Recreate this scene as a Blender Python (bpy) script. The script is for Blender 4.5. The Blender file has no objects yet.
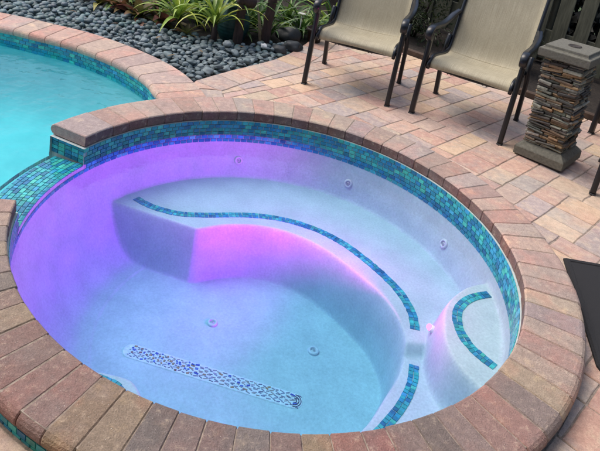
import bpy, math, random
from math import sin, cos, pi, radians, hypot, atan2, exp
from mathutils import Vector, Matrix, noise
R = random.Random(7)
SC = bpy.context.scene
COL = SC.collection
GZ = -0.09          # deck level; z = 0 is the top of the spa coping
RI, RO = 1.07, 1.30 # coping inner / outer radius
WALL = 1.064        # tiled wall of the spa
SPA_W, POOL_W = -0.152, -0.176

# ------------------------------------------------------------------ helpers
def lerp(a, b, t): return a + (b - a) * t
def sstep(a, b, x):
    t = min(1, max(0, (x - a) / (b - a))); return t * t * (3 - 2 * t)
def mixc(a, b, t): return tuple(lerp(x, y, t) for x, y in zip(a, b))
def jit(c, k):
    f = 1 + R.uniform(-k, k); return tuple(max(0, x * f * (1 + R.uniform(-k * .2, k * .2))) for x in c)
def catmull(pts, n=8, closed=False):
    out = []; N = len(pts); rng = range(N) if closed else range(N - 1)
    for i in rng:
        if closed: p = [pts[(i + k) % N] for k in (-1, 0, 1, 2)]
        else: p = [pts[max(0, min(N - 1, i + k))] for k in (-1, 0, 1, 2)]
        for j in range(n):
            t = j / n
            out.append(tuple(.5 * (2 * b + (c - a) * t + (2 * a - 5 * b + 4 * c - d) * t * t + (3 * b - a - 3 * c + d) * t ** 3)
                             for a, b, c, d in zip(*p)))
    if not closed: out.append(tuple(pts[-1]))
    return out
def inside(p, poly):
    x, y = p; c = False; j = len(poly) - 1
    for i in range(len(poly)):
        xi, yi = poly[i][:2]; xj, yj = poly[j][:2]
        if (yi > y) != (yj > y) and x < (xj - xi) * (y - yi) / (yj - yi) + xi: c = not c
        j = i
    return c
def segdist(p, path, closed=False):
    best = (9e9, None, None); n = len(path)
    for i in range(n if closed else n - 1):
        a, b = path[i], path[(i + 1) % n]
        dx, dy = b[0] - a[0], b[1] - a[1]; L = dx * dx + dy * dy or 1e-12
        t = max(0, min(1, ((p[0] - a[0]) * dx + (p[1] - a[1]) * dy) / L))
        qx, qy = a[0] + t * dx, a[1] + t * dy; d = hypot(p[0] - qx, p[1] - qy)
        if d < best[0]:
            l = L ** .5; best = (d, (qx, qy), (dx / l, dy / l))
    return best
def resample(path, step):
    out = [tuple(path[0])]; acc = 0
    for a, b in zip(path, path[1:]):
        L = math.dist(a, b)
        if L == 0: continue
        d = step - acc
        while d <= L:
            out.append(tuple(lerp(x, y, d / L) for x, y in zip(a, b))); d += step
        acc = (acc + L) % step
    return out
def offset_path(path, d):
    """shift an open path to its left by d"""
    out = []
    for i, p in enumerate(path):
        a = path[max(0, i - 1)]; b = path[min(len(path) - 1, i + 1)]
        tx, ty = b[0] - a[0], b[1] - a[1]; l = hypot(tx, ty) or 1
        out.append((p[0] - ty / l * d, p[1] + tx / l * d))
    return out

class MB:
    def __init__(s): s.v = []; s.f = []; s.c = []; s.s = []
    def face(s, idx, col=(1, 1, 1), smooth=False): s.f.append(tuple(idx)); s.c.append(col); s.s.append(smooth)
    def add(s, vs, fs, col=(1, 1, 1), smooth=False):
        o = len(s.v); s.v += [tuple(v) for v in vs]
        for f in fs: s.face([o + i for i in f], col, smooth)
    def quad(s, a, b, c, d, col=(1, 1, 1), smooth=False): s.add([a, b, c, d], [(0, 1, 2, 3)], col, smooth)
    def box(s, ctr, d, M=None, col=(1, 1, 1), bev=0.0):
        x, y, z = d[0] / 2, d[1] / 2, d[2] / 2; b = min(bev, x * .9, y * .9, z * .9)
        if b <= 0:
            vs = [(i * x, j * y, k * z) for k in (-1, 1) for j in (-1, 1) for i in (-1, 1)]
            fs = [(0, 2, 3, 1), (4, 5, 7, 6), (0, 1, 5, 4), (2, 6, 7, 3), (0, 4, 6, 2), (1, 3, 7, 5)]
        else:
            vs = []; key = {}
            for k in (-1, 1):
                for j in (-1, 1):
                    for i in (-1, 1):
                        for ax in range(3):
                            p = [i * x, j * y, k * z]
                            for q in range(3):
                                if q != ax: p[q] -= (i, j, k)[q] * b
                            key[(i, j, k, ax)] = len(vs); vs.append(tuple(p))
            fs = []
            sg = (-1, 1)
            for ax in range(3):
                o = [q for q in range(3) if q != ax]
                for sgn in sg:
                    def kk(a, c):
                        t = [0, 0, 0]; t[ax] = sgn; t[o[0]] = a; t[o[1]] = c; return key[(*t, ax)]
                    fs.append((kk(-1, -1), kk(1, -1), kk(1, 1), kk(-1, 1)))
                for a in sg:
                    for c in sg:
                        t0 = [0, 0, 0]; t1 = [0, 0, 0]
                        t0[ax] = -1; t1[ax] = 1; t0[o[0]] = t1[o[0]] = a; t0[o[1]] = t1[o[1]] = c
                        fs.append((key[(*t0, o[0])], key[(*t1, o[0])], key[(*t1, o[1])], key[(*t0, o[1])]))
            for k in sg:
                for j in sg:
                    for i in sg: fs.append(tuple(key[(i, j, k, ax)] for ax in range(3)))
        ctr = Vector(ctr)
        vs = [(M @ Vector(v) if M else Vector(v)) + ctr for v in vs]
        s.add(vs, fs, col)
    def tube(s, path, rad, n=8, col=(1, 1, 1), cap=True, flat=None, up=(0, 0, 1)):
        """rad: number or list; flat=(a,b): superellipse section sizes instead of rad"""
        path = [Vector(p) for p in path]; m = len(path); o = len(s.v)
        prev = None
        for i, p in enumerate(path):
            t = (path[min(m - 1, i + 1)] - path[max(0, i - 1)]).normalized()
            if prev is None:
                u = Vector(up); u = (u - t * u.dot(t))
                if u.length < 1e-4: u = Vector((1, 0, 0)) - t * t.x
                u.normalize()
            else: u = (prev - t * prev.dot(t)).normalized()
            prev = u; w = t.cross(u)
            r = rad[i] if isinstance(rad, (list, tuple)) else rad
            for k in range(n):
                a = 2 * pi * (k + .5) / n
                if flat:
                    ca, sa = cos(a), sin(a); e = .45
                    q = u * (math.copysign(abs(ca) ** e, ca) * flat[0]) + w * (math.copysign(abs(sa) ** e, sa) * flat[1])
                    q *= r
                else: q = u * cos(a) * r + w * sin(a) * r
                s.v.append(tuple(p + q))
        for i in range(m - 1):
            for k in range(n):
                k2 = (k + 1) % n
                s.face((o + i * n + k, o + i * n + k2, o + (i + 1) * n + k2, o + (i + 1) * n + k), col, True)
        if cap:
            s.face([o + k for k in range(n)][::-1], col); s.face([o + (m - 1) * n + k for k in range(n)], col)
    def lathe(s, prof, n=24, c=(0, 0, 0), col=(1, 1, 1), smooth=True):
        o = len(s.v); m = len(prof)
        for r, z in prof:
            for k in range(n):
                a = 2 * pi * k / n; s.v.append((c[0] + r * cos(a), c[1] + r * sin(a), c[2] + z))
        for i in range(m - 1):
            for k in range(n):
                k2 = (k + 1) % n
                s.face((o + i * n + k, o + i * n + k2, o + (i + 1) * n + k2, o + (i + 1) * n + k), col, smooth)
    def obj(s, name, mat, parent=None, loc=None, weld=False):
        me = bpy.data.meshes.new(name); me.from_pydata(s.v, [], s.f); me.update()
        at = me.attributes.new('tint', 'FLOAT_COLOR', 'FACE')
        buf = []
        for c in s.c: buf += [c[0], c[1], c[2], 1.0]
        at.data.foreach_set('color', buf)
        me.polygons.foreach_set('use_smooth', s.s)
        me.materials.append(mat)
        o = bpy.data.objects.new(name, me); COL.objects.link(o)
        if parent: o.parent = parent
        if loc: o.location = loc
        return o

def empty(name, loc=(0, 0, 0), rz=0):
    o = bpy.data.objects.new(name, None); COL.objects.link(o)
    o.location = loc; o.rotation_euler = (0, 0, rz); o.empty_display_size = .1; return o
def tag(o, label, cat, group=None, kind=None):
    if label: o['label'] = label
    if cat: o['category'] = cat
    if group: o['group'] = group
    if kind: o['kind'] = kind
    return o
def struct(o): o['kind'] = 'structure'; return o
def copy_tree(o, parent=None):
    c = o.copy(); COL.objects.link(c)
    if parent: c.parent = parent
    for ch in [x for x in bpy.data.objects if x.parent == o]: copy_tree(ch, c)
    return c

# ------------------------------------------------------------------ materials
class NT:
    def __init__(s, name):
        s.m = bpy.data.materials.new(name); s.m.use_nodes = True; s.t = s.m.node_tree
        s.t.nodes.clear(); s.out = s.n('ShaderNodeOutputMaterial')
    def n(s, t, **kw):
        x = s.t.nodes.new(t)
        for k, v in kw.items():
            if k in x.inputs.keys() if isinstance(k, str) else False: x.inputs[k].default_value = v
            else: setattr(x, k, v)
        return x
    def l(s, a, b): s.t.links.new(a, b)
    def coord(s, scale=(1, 1, 1)):
        tc = s.n('ShaderNodeTexCoord'); mp = s.n('ShaderNodeMapping'); mp.inputs['Scale'].default_value = scale
        s.l(tc.outputs['Object'], mp.inputs['Vector']); return mp.outputs[0]
    def noise(s, scale, detail=4, rough=.55, vec=None):
        x = s.n('ShaderNodeTexNoise'); x.inputs['Scale'].default_value = scale
        x.inputs['Detail'].default_value = detail; x.inputs['Roughness'].default_value = rough
        s.l(vec or s.coord(), x.inputs['Vector']); return x.outputs['Fac']
    def ramp(s, fac, a, b, c0=(0, 0, 0, 1), c1=(1, 1, 1, 1)):
        x = s.n('ShaderNodeValToRGB'); e = x.color_ramp.elements
        e[0].position = a; e[1].position = b; e[0].color = c0; e[1].color = c1
        s.l(fac, x.inputs[0]); return x.outputs[0]
    def mix(s, fac, a, b, mode='MIX'):
        x = s.n('ShaderNodeMix', data_type='RGBA', blend_type=mode)
        for v, i in ((fac, 0), (a, 6), (b, 7)):
            if hasattr(v, 'links'): s.l(v, x.inputs[i])
            else: x.inputs[i].default_value = v if i == 0 else (*v, 1) if len(v) == 3 else v
        return x.outputs[2]
    def tint(s):
        a = s.n('ShaderNodeAttribute'); a.attribute_name = 'tint'; return a.outputs['Color']
    def bsdf(s, col, rough=.6, bump=None, dist=.002, spec=.5, metal=0, **kw):
        b = s.n('ShaderNodeBsdfPrincipled')
        if hasattr(col, 'links'): s.l(col, b.inputs['Base Color'])
        else: b.inputs['Base Color'].default_value = (*col, 1)
        if hasattr(rough, 'links'): s.l(rough, b.inputs['Roughness'])
        else: b.inputs['Roughness'].default_value = rough
        b.inputs['Specular IOR Level'].default_value = spec; b.inputs['Metallic'].default_value = metal
        for k, v in kw.items(): b.inputs[k.replace('_', ' ')].default_value = v
        if bump is not None:
            bp = s.n('ShaderNodeBump'); bp.inputs['Distance'].default_value = dist; bp.inputs['Strength'].default_value = 1
            s.l(bump, bp.inputs['Height']); s.l(bp.outputs[0], b.inputs['Normal'])
        s.l(b.outputs[0], s.out.inputs['Surface']); return s.m

def brick_mat(name, rough=.75):
    t = NT(name)
    c = t.tint()
    n1 = t.noise(7, 5, .65); n2 = t.noise(38, 5, .7); n3 = t.noise(240, 2, .6)
    nA = t.noise(5, 4, .6); nB = t.noise(12, 5, .65)
    c = t.mix(t.ramp(nA, .5, .64, (0, 0, 0, 1), (.5, .5, .5, 1)), c, t.mix(1.0, c, (1.35, .98, .92), 'MULTIPLY'))
    c = t.mix(t.ramp(nB, .56, .68, (0, 0, 0, 1), (.6, .6, .6, 1)), c, t.mix(1.0, c, (1.45, 1.42, 1.2), 'MULTIPLY'))
    c = t.mix(t.ramp(n1, .50, .70, (0, 0, 0, 1), (.5, .5, .5, 1)), c, (.27, .215, .195))
    c = t.mix(t.ramp(n2, .56, .76, (0, 0, 0, 1), (.65, .65, .65, 1)), c, (.48, .39, .29))
    c = t.mix(.55, c, t.ramp(n2, .2, .75, (.45, .43, .42, 1), (1.3, 1.28, 1.25, 1)), 'MULTIPLY')
    c = t.mix(.8, c, t.ramp(n3, .3, .7, (.72, .72, .72, 1), (1.2, 1.2, 1.2, 1)), 'MULTIPLY')
    sp = t.ramp(t.noise(330, 1, .5), .73, .80)
    c = t.mix(sp, c, (.62, .58, .52))
    h = t.mix(.4, n2, n3)
    return t.bsdf(c, rough, h, .007, .35)
M = {}
M['brick'] = brick_mat('tumbled_brick')
def paver_mat():
    t = NT('tumbled_paver'); c = t.tint()
    n1 = t.noise(6, 5, .65); n2 = t.noise(30, 6, .72); n3 = t.noise(210, 2, .6)
    nA = t.noise(4.2, 4, .6, t.coord((1, 1, 1))); nB = t.noise(9.5, 4, .65)
    c = t.mix(t.ramp(nA, .5, .66, (0, 0, 0, 1), (.55, .55, .55, 1)), c, (.60, .37, .28))
    c = t.mix(t.ramp(nB, .54, .68, (0, 0, 0, 1), (.6, .6, .6, 1)), c, (.63, .50, .37))
    c = t.mix(t.ramp(n1, .52, .70, (0, 0, 0, 1), (.7, .7, .7, 1)), c, (.38, .335, .315))
    c = t.mix(t.ramp(n2, .5, .74, (0, 0, 0, 1), (.6, .6, .6, 1)), c, (.58, .46, .35))
    c = t.mix(.5, c, t.ramp(n2, .25, .7, (.5, .46, .45, 1), (1.28, 1.28, 1.25, 1)), 'MULTIPLY')
    c = t.mix(.7, c, t.ramp(n3, .3, .7, (.78, .78, .78, 1), (1.16, 1.16, 1.16, 1)), 'MULTIPLY')
    return t.bsdf(c, .8, t.mix(.35, n2, n3), .008, .3)
M['paver'] = paver_mat()
def tile_mat():
    t = NT('glass_mosaic_tile'); c = t.tint()
    c = t.mix(.6, c, t.ramp(t.noise(60, 3), .3, .7, (.6, .6, .65, 1), (1.35, 1.35, 1.3, 1)), 'MULTIPLY')
    return t.bsdf(c, .16, t.noise(90, 2), .0006, .5)
M['tile'] = tile_mat()
def grout_mat():
    t = NT('pale_grout'); return t.bsdf(t.ramp(t.noise(60), .3, .7, (.38, .46, .47, 1), (.52, .58, .58, 1)), .8)
M['grout'] = grout_mat()
def mortar_mat():
    t = NT('joint_sand'); return t.bsdf(t.ramp(t.noise(50, 5), .3, .7, (.17, .135, .11, 1), (.42, .345, .28, 1)), .95, t.noise(200), .003)
M['mortar'] = mortar_mat()
def plaster_mat():
    t = NT('pale_pool_plaster')
    a = t.noise(7, 6, .62); b = t.noise(95, 4, .7)
    c = t.mix(t.ramp(a, .3, .7), (.42, .505, .545), (.51, .61, .64))
    c = t.mix(.8, c, t.ramp(b, .32, .68, (.80, .82, .84, 1), (1.10, 1.095, 1.09, 1)), 'MULTIPLY')
    return t.bsdf(c, .7, None, spec=.3)
M['plaster'] = plaster_mat()
def pool_plaster_mat():
    t = NT('aqua_pool_plaster'); a = t.noise(5, 5)
    return t.bsdf(t.ramp(a, .3, .7, (.36, .60, .63, 1), (.46, .70, .72, 1)), .7)
M['pool_plaster'] = pool_plaster_mat()
def water_mat(name, absorb, density, sc, amp, dist):
    t = NT(name)
    v = t.coord((1, 1, 1))
    n = t.noise(sc, 3, .5, v); n2 = t.noise(sc * 4.3, 2, .5, v)
    bp = t.n('ShaderNodeBump'); bp.inputs['Distance'].default_value = dist; bp.inputs['Strength'].default_value = amp
    t.l(t.mix(.25, n, n2), bp.inputs['Height'])
    # dielectric reflectance, total reflection when seen from below at a low angle
    ma = t.n('ShaderNodeFresnel'); ma.inputs['IOR'].default_value = 1.33; t.l(bp.outputs[0], ma.inputs['Normal'])
    lw = t.n('ShaderNodeLayerWeight'); lw.inputs['Blend'].default_value = .5
    mr = t.n('ShaderNodeMapRange', interpolation_type='SMOOTHSTEP'); mr.inputs['From Min'].default_value = .67; mr.inputs['From Max'].default_value = .735
    t.l(lw.outputs['Facing'], mr.inputs['Value'])
    fm = t.n('ShaderNodeMath', operation='MAXIMUM'); t.l(ma.outputs[0], fm.inputs[0]); t.l(mr.outputs[0], fm.inputs[1]); ma = fm
    tr = t.n('ShaderNodeBsdfTransparent'); gl = t.n('ShaderNodeBsdfGlossy'); gl.inputs['Roughness'].default_value = .02
    t.l(bp.outputs[0], gl.inputs['Normal'])
    mx = t.n('ShaderNodeMixShader'); t.l(ma.outputs[0], mx.inputs[0]); t.l(tr.outputs[0], mx.inputs[1]); t.l(gl.outputs[0], mx.inputs[2])
    t.l(mx.outputs[0], t.out.inputs['Surface'])
    va = t.n('ShaderNodeVolumeAbsorption'); va.inputs['Color'].default_value = (*absorb, 1); va.inputs['Density'].default_value = density
    t.l(va.outputs[0], t.out.inputs['Volume'])
    return t.m
M['spa_water'] = water_mat('spa_water', (.38, .82, .94), 1.5, 6, .5, .009)
M['pool_water'] = water_mat('pool_water', (.07, .90, .95), 1.25, 3.2, .9, .04)
def pebble_mat():
    t = NT('grey_pebble')
    oi = t.n('ShaderNodeObjectInfo'); c = t.tint()
    c = t.mix(oi.outputs['Random'], t.mix(1.0, c, (.62, .66, .68), 'MULTIPLY'), t.mix(1.0, c, (1.2, 1.2, 1.2), 'MULTIPLY'))
    c = t.mix(.5, c, t.ramp(t.noise(60), .3, .7, (.7, .7, .7, 1), (1.3, 1.3, 1.3, 1)), 'MULTIPLY')
    return t.bsdf(c, .55, t.noise(120), .001, .4)
M['pebble'] = pebble_mat()
def simple(name, col, rough=.6, n=None, var=.3, dist=.001, spec=.5, metal=0, sc=(1, 1, 1)):
    t = NT(name)
    if n is None: return t.bsdf(col, rough, spec=spec, metal=metal)
    f = t.noise(n, 5, .6, t.coord(sc))
    c = t.ramp(f, .3, .7, (*[x * (1 - var) for x in col], 1), (*[min(1, x * (1 + var)) for x in col], 1))
    return t.bsdf(c, rough, f, dist, spec, metal)
def tinted(name, rough=.6, n=40, var=.25, dist=.001, spec=.5, sc=(1, 1, 1)):
    t = NT(name); f = t.noise(n, 5, .65, t.coord(sc))
    c = t.mix(1.0, t.tint(), t.ramp(f, .3, .7, (1 - var, 1 - var, 1 - var, 1), (1 + var, 1 + var, 1 + var, 1)), 'MULTIPLY')
    return t.bsdf(c, rough, f, dist, spec)
M['stucco'] = simple('tan_stucco', (.38, .32, .25), .9, 30, .15, .002)
M['soil'] = simple('dark_soil', (.014, .011, .009), .95, 45, .5, .01)
M['lawn'] = simple('distant_grass', (.05, .075, .025), .95, 3, .4, .02)
M['mulch'] = simple('dark_mulch', (.022, .016, .012), .95, 30, .6, .02)
M['frame'] = simple('black_powder_coat', (.007, .009, .013), .3, 200, .12, .0002, .5)
M['plastic'] = simple('black_plastic', (.02, .02, .022), .5)
M['slate'] = tinted('stacked_slate', .6, 55, .4, .004)
M['cast'] = simple('cast_stone', (.125, .12, .095), .85, 60, .25, .003)
M['hole'] = simple('sooty_metal', (.03, .022, .016), .7, 60, .3, .001)
M['mat'] = simple('black_rubber_mat', (.016, .016, .018), .9, 260, .5, .002)
M['wood'] = simple('weathered_fence_board', (.10, .10, .07), .85, 9, .35, .002, .3, 0, (6, 6, .7))
M['edge'] = simple('dark_timber_edging', (.07, .045, .032), .85, 14, .4, .003)
M['post'] = simple('dark_brown_wood', (.032, .019, .018), .7, 22, .5, .004, .5, 0, (3, 3, .6))
M['pot'] = simple('teal_glaze', (.012, .062, .066), .4, 18, .4, .001)
M['darkpot'] = simple('dark_brown_pot', (.03, .018, .014), .5, 18, .3, .001)
def leaf_mat(name, rough=.42):
    t = NT(name); f = t.noise(25, 3)
    c = t.mix(1.0, t.tint(), t.ramp(f, .3, .7, (.75, .75, .75, 1), (1.25, 1.25, 1.25, 1)), 'MULTIPLY')
    b = t.n('ShaderNodeBsdfPrincipled'); t.l(c, b.inputs['Base Color']); b.inputs['Roughness'].default_value = rough
    tl = t.n('ShaderNodeBsdfTranslucent'); t.l(c, tl.inputs['Color'])
    mx = t.n('ShaderNodeMixShader'); mx.inputs[0].default_value = .25
    t.l(b.outputs[0], mx.inputs[1]); t.l(tl.outputs[0], mx.inputs[2]); t.l(mx.outputs[0], t.out.inputs['Surface'])
    return t.m
M['leaf'] = leaf_mat('strap_leaf'); M['hedge'] = leaf_mat('hedge_leaf', .5)
def sling_mat():
    t = NT('woven_sling')
    a = t.noise(1, 3, .6, t.coord((420, 7, 7))); b = t.noise(1, 2, .5, t.coord((60, 900, 900))); c2 = t.noise(5, 4)
    c = t.ramp(a, .3, .7, (.325, .285, .195, 1), (.455, .41, .295, 1))
    c = t.mix(.6, c, t.ramp(b, .3, .7, (.75, .75, .75, 1), (1.2, 1.2, 1.2, 1)), 'MULTIPLY')
    c = t.mix(.5, c, t.ramp(c2, .3, .7, (.8, .8, .78, 1), (1.15, 1.15, 1.15, 1)), 'MULTIPLY')
    return t.bsdf(c, .7, t.mix(.5, a, b), .0012, .3)
M['sling'] = sling_mat()
def emit_mat(name, col, st):
    t = NT(name); e = t.n('ShaderNodeEmission'); e.inputs[0].default_value = (*col, 1); e.inputs[1].default_value = st
    t.l(e.outputs[0], t.out.inputs['Surface']); return t.m
M['led'] = emit_mat('lit_magenta_lens', (1, .05, .38), 8)
M['white'] = simple('white_fitting', (.8, .82, .82), .4)
M['aqua_render'] = simple('aqua_render', (.30, .58, .62), .7, 6, .12)
M['fitting'] = simple('pale_fitting', (.52, .57, .63), .4)
M['nozzle'] = simple('grey_nozzle', (.26, .29, .33), .5)
M['drain'] = tinted('drain_mosaic', .4, 60, .2, .0005)

TILE = [(.018, .17, .34), (.018, .23, .38), (.025, .31, .38), (.04, .38, .40), (.06, .44, .38), (.02, .18, .31), (.035, .28, .47), (.028, .29, .36), (.04, .34, .38)]
def tile_col(): return jit(R.choice(TILE), .25)
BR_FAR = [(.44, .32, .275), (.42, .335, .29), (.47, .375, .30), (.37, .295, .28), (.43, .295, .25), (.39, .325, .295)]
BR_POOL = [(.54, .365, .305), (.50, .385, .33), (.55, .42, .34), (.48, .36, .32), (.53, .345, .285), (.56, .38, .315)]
BR_SHADED = [(.23, .155, .138), (.185, .152, .145), (.225, .175, .152), (.245, .145, .128), (.18, .148, .14), (.275, .205, .148), (.215, .155, .142)]  # near side bricks: its shade is put into these darker colours

# ------------------------------------------------------------------ the spa
spa = tag(empty('spa', (0, 0, GZ)), 'round raised spa with brick coping, blue mosaic waterline and purple lit water', 'spa')
def part(mb, name, mat, parent=spa):
    o = mb.obj(name, mat, parent)
    p = parent; off = Vector((0, 0, 0))
    while p: off += Vector(p.location); p = p.parent
    o.location = -off
    return o
G0, G1 = radians(159.5), radians(192.6)      # the spillway gap
def pol(r, a, z): return (r * cos(a), r * sin(a), z)

# coping: wedge bricks, square inner edge, bullnose outer edge
def prof_ring(r0, r1, z0, z1, k):
    """closed profile in (r,z); k shrinks it a little for brick ends"""
    h = (z1 - z0) / 2; zc = (z0 + z1) / 2; b = .007
    p = [(r0 + .003, z0), (r0, z0 + b), (r0, z1 - b), (r0 + b * .4, z1 - b * .35), (r0 + b, z1)]
    for i in range(9):
        a = pi / 2 - pi * i / 8
        p.append((r1 - h + h * cos(a), zc + h * sin(a)))
    cr = (r0 + r1) / 2
    return [(cr + (r - cr) * (1 - k * .02), zc + (z - zc) * (1 - k * .13)) for r, z in p]
def brick(mb, a0, a1, r0, r1, z0, z1, col, place, joint=.0012):
    da = joint / ((r0 + r1) / 2); g0, g1 = a0 + da, a1 - da; b = .0035 / ((r0 + r1) / 2)
    secs = [(g0, 1), (g0 + b, 0), (lerp(g0, g1, .5), 0), (g1 - b, 0), (g1, 1)]
    o = len(mb.v); n = 0
    for a, k in secs:
        P = prof_ring(r0, r1, z0, z1, k); n = len(P)
        for r, z in P: mb.v.append(place(r, a, z))
    for i in range(len(secs) - 1):
        for j in range(n):
            j2 = (j + 1) % n
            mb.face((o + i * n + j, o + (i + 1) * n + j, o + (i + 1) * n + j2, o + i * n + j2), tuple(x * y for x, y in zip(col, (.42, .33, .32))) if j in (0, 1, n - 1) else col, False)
    mb.face([o + j for j in range(n)], col); mb.face([o + (len(secs) - 1) * n + j for j in range(n)][::-1], col)
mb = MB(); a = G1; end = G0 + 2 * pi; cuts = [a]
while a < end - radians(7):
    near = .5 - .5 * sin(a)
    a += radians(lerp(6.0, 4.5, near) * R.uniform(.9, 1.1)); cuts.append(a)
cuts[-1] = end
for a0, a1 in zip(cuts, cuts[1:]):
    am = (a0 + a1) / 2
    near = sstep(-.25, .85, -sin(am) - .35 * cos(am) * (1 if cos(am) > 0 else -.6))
    col = jit(mixc(R.choice(BR_FAR), R.choice(BR_SHADED), near), .12)  # blends towards the shaded palette around the near side
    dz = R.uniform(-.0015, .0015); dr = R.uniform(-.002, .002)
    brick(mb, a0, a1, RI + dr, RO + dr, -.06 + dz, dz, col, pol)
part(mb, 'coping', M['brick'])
mb = MB(); N = 180
for i in range(N):
    a0, a1 = lerp(G1 + .004, end - .004, i / N), lerp(G1 + .004, end - .004, (i + 1) / N)
    for (r0, z0), (r1, z1) in (((RI + .009, -.055), (RI + .009, -.003)), ((RI + .009, -.003), (RO - .02, -.003)), ((RO - .02, -.003), (RO - .012, -.03)), ((RO - .012, -.03), (RO - .02, -.055))):
        mb.quad(pol(r0, a0, z0), pol(r1, a0, z1), pol(r1, a1, z1), pol(r0, a1, z0))
part(mb, 'coping_mortar', M['mortar'])

# wall core
OUTR, SPO = 1.284, 1.252
mb = MB(); N = 200
for i in range(N):
    a0, a1 = 2 * pi * i / N, 2 * pi * (i + 1) / N
    mid = (a0 + a1) / 2; gap = G0 < mid < G1
    zt = -.061
    rows = [(WALL + .001, -.205), (WALL + .001, zt), (OUTR, zt), (OUTR, -.2)] if not gap else [(WALL + .001, -.205), (WALL + .001, -.157), (SPO, -.172), (SPO, -.2)]
    for (r0, z0), (r1, z1) in zip(rows, rows[1:]):
        mb.quad(pol(r0, a0, z0), pol(r1, a0, z1), pol(r1, a1, z1), pol(r0, a1, z0), (1, 1, 1))
for a in (G0, G1):
    mb.quad(pol(WALL, a, -.2), pol(OUTR, a, -.2), pol(OUTR, a, -.061), pol(WALL, a, -.061))
part(mb, 'wall', M['grout'])
mb = MB()
for i in range(N):
    a0, a1 = 2 * pi * i / N, 2 * pi * (i + 1) / N
    mb.quad(pol(SPO - .001, a0, -.19), pol(SPO - .001, a0, -1.25), pol(SPO - .001, a1, -1.25), pol(SPO - .001, a1, -.19), (1, 1, 1), True)
part(mb, 'lower_wall', M['aqua_render'])

# mosaic tiles: waterline band, outer band, spillway lip, end faces
def tile4(mb, P, n, col):
    """a thin bevelled tile on quad P lifted along n"""
    c = sum((Vector(p) for p in P), Vector()) / 4; n = Vector(n) * .003
    top = [c + (Vector(p) - c) * .945 + n for p in P]
    mb.add([tuple(Vector(p)) for p in P] + [tuple(t) for t in top], [(4, 5, 6, 7), (0, 1, 5, 4), (1, 2, 6, 5), (2, 3, 7, 6), (3, 0, 4, 7)], col)
def band(mb, r, z1, rows, th, tw, inward, skip):
    for k in range(rows):
        zt = z1 - k * th; zb = zt - th + .0026
        n = int(2 * pi * r / tw); ph = R.random() * .02 + (.5 if k % 2 else 0) * 2 * pi / n
        for i in range(n):
            a0 = ph + 2 * pi * i / n; a1 = a0 + 2 * pi / n - .0028 / r; am = ((a0 + a1) / 2) % (2 * pi)
            if skip(am, zt, zb): continue
            nn = (-cos(am), -sin(am), 0) if inward else (cos(am), sin(am), 0)
            P = [pol(r, a0, zb), pol(r, a1, zb), pol(r, a1, zt), pol(r, a0, zt)]
            tile4(mb, P[::-1] if not inward else P[::-1], nn, tile_col())
mb = MB()
band(mb, WALL, -.0625, 6, .0229, .037, True, lambda am, zt, zb: G0 < am < G1 and zt > -.163)
part(mb, 'waterline_tile', M['tile'])
mb = MB()
band(mb, OUTR + .0005, -.0625, 6, .0229, .037, False, lambda am, zt, zb: G0 < am < G1 and zt > -.17)
part(mb, 'outer_tile', M['tile'])
mb = MB(); nr = 8
for k in range(nr):
    r0 = lerp(WALL + .001, SPO, k / nr); r1 = lerp(WALL + .001, SPO, (k + 1) / nr) - .0026
    a = G0 + R.random() * .01
    while a < G1 - .01:
        w = R.choice((.022, .042, .042)) / r0; a1 = min(a + w, G1)
        z0 = lerp(-.155, -.170, k / nr); z1 = lerp(-.155, -.170, (k + 1) / nr)
        tile4(mb, [pol(r0, a, z0), pol(r1, a, z1), pol(r1, a1 - .0026 / r0, z1), pol(r0, a1 - .0026 / r0, z0)], (0, 0, 1), tile_col())
        a = a1
part(mb, 'spillway_tile', M['tile'])
for a, sgn in ((G0, 1), (G1, -1)):
    mb = MB()
    tn = Vector((-sin(a), cos(a), 0)) * sgn
    for k in range(4):
        zt = -.0625 - k * .0229; zb = zt - .0203
        for i in range(5):
            r0 = lerp(WALL, OUTR, i / 5); r1 = lerp(WALL, OUTR, (i + 1) / 5) - .0026
            P = [Vector(pol(r0, a, zb)) + tn * .001, Vector(pol(r1, a, zb)) + tn * .001, Vector(pol(r1, a, zt)) + tn * .001, Vector(pol(r0, a, zt)) + tn * .001]
            tile4(mb, P, tn, tile_col())
    part(mb, 'end_tile', M['tile'])

# plastered shell: floor, benches and entry step as one moulded surface
PIT = [(-1.2, .52)] + [(-.90, .455), (-.64, .40), (-.425, .352), (-.385, .348), (-.35, .365), (-.28, .41), (-.20, .445), (-.07, .475), (.09, .46), (.24, .395), (.37, .29), (.53, .12), (.605, -.02), (.635, -.15), (.61, -.29), (.545, -.42), (.44, -.60), (.28, -.73), (.05, -.80), (-.15, -.79), (-.27, -.735), (-.325, -.67), (-.375, -.60), (-.43, -.56), (-.55, -.55), (-.66, -.56), (-1.2, -.62)]
PITC = catmull(PIT, 5)
STEP = catmull([(1.25, .25), (.98, .13), (.88, .05), (.80, -.06), (.768, -.16), (.752, -.28), (.775, -.40), (.84, -.505), (.93, -.60), (1.25, -.80)], 6)
def sdist(p, poly):
    d = segdist(p, poly, True)[0]; return -d if inside(p, poly) else d
FLOOR_Z, BENCH_Z, LOW_Z, STEP_Z = -.70, -.40, -.445, -.25
WPROF = [(0, -9), (.74, -.705), (.80, -.695), (.86, -.66), (.92, -.59), (.965, -.49), (1.0, -.385), (1.025, -.31), (1.045, -.26), (1.0585, -.212), (WALL - .0005, -.188)]
WPROF = WPROF[:1] + catmull(WPROF[1:], 6)
def wallz(r):
    for (r0, z0), (r1, z1) in zip(WPROF, WPROF[1:]):
        if r <= r1: return lerp(z0, z1, (r - r0) / (r1 - r0))
    return -.188
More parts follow.
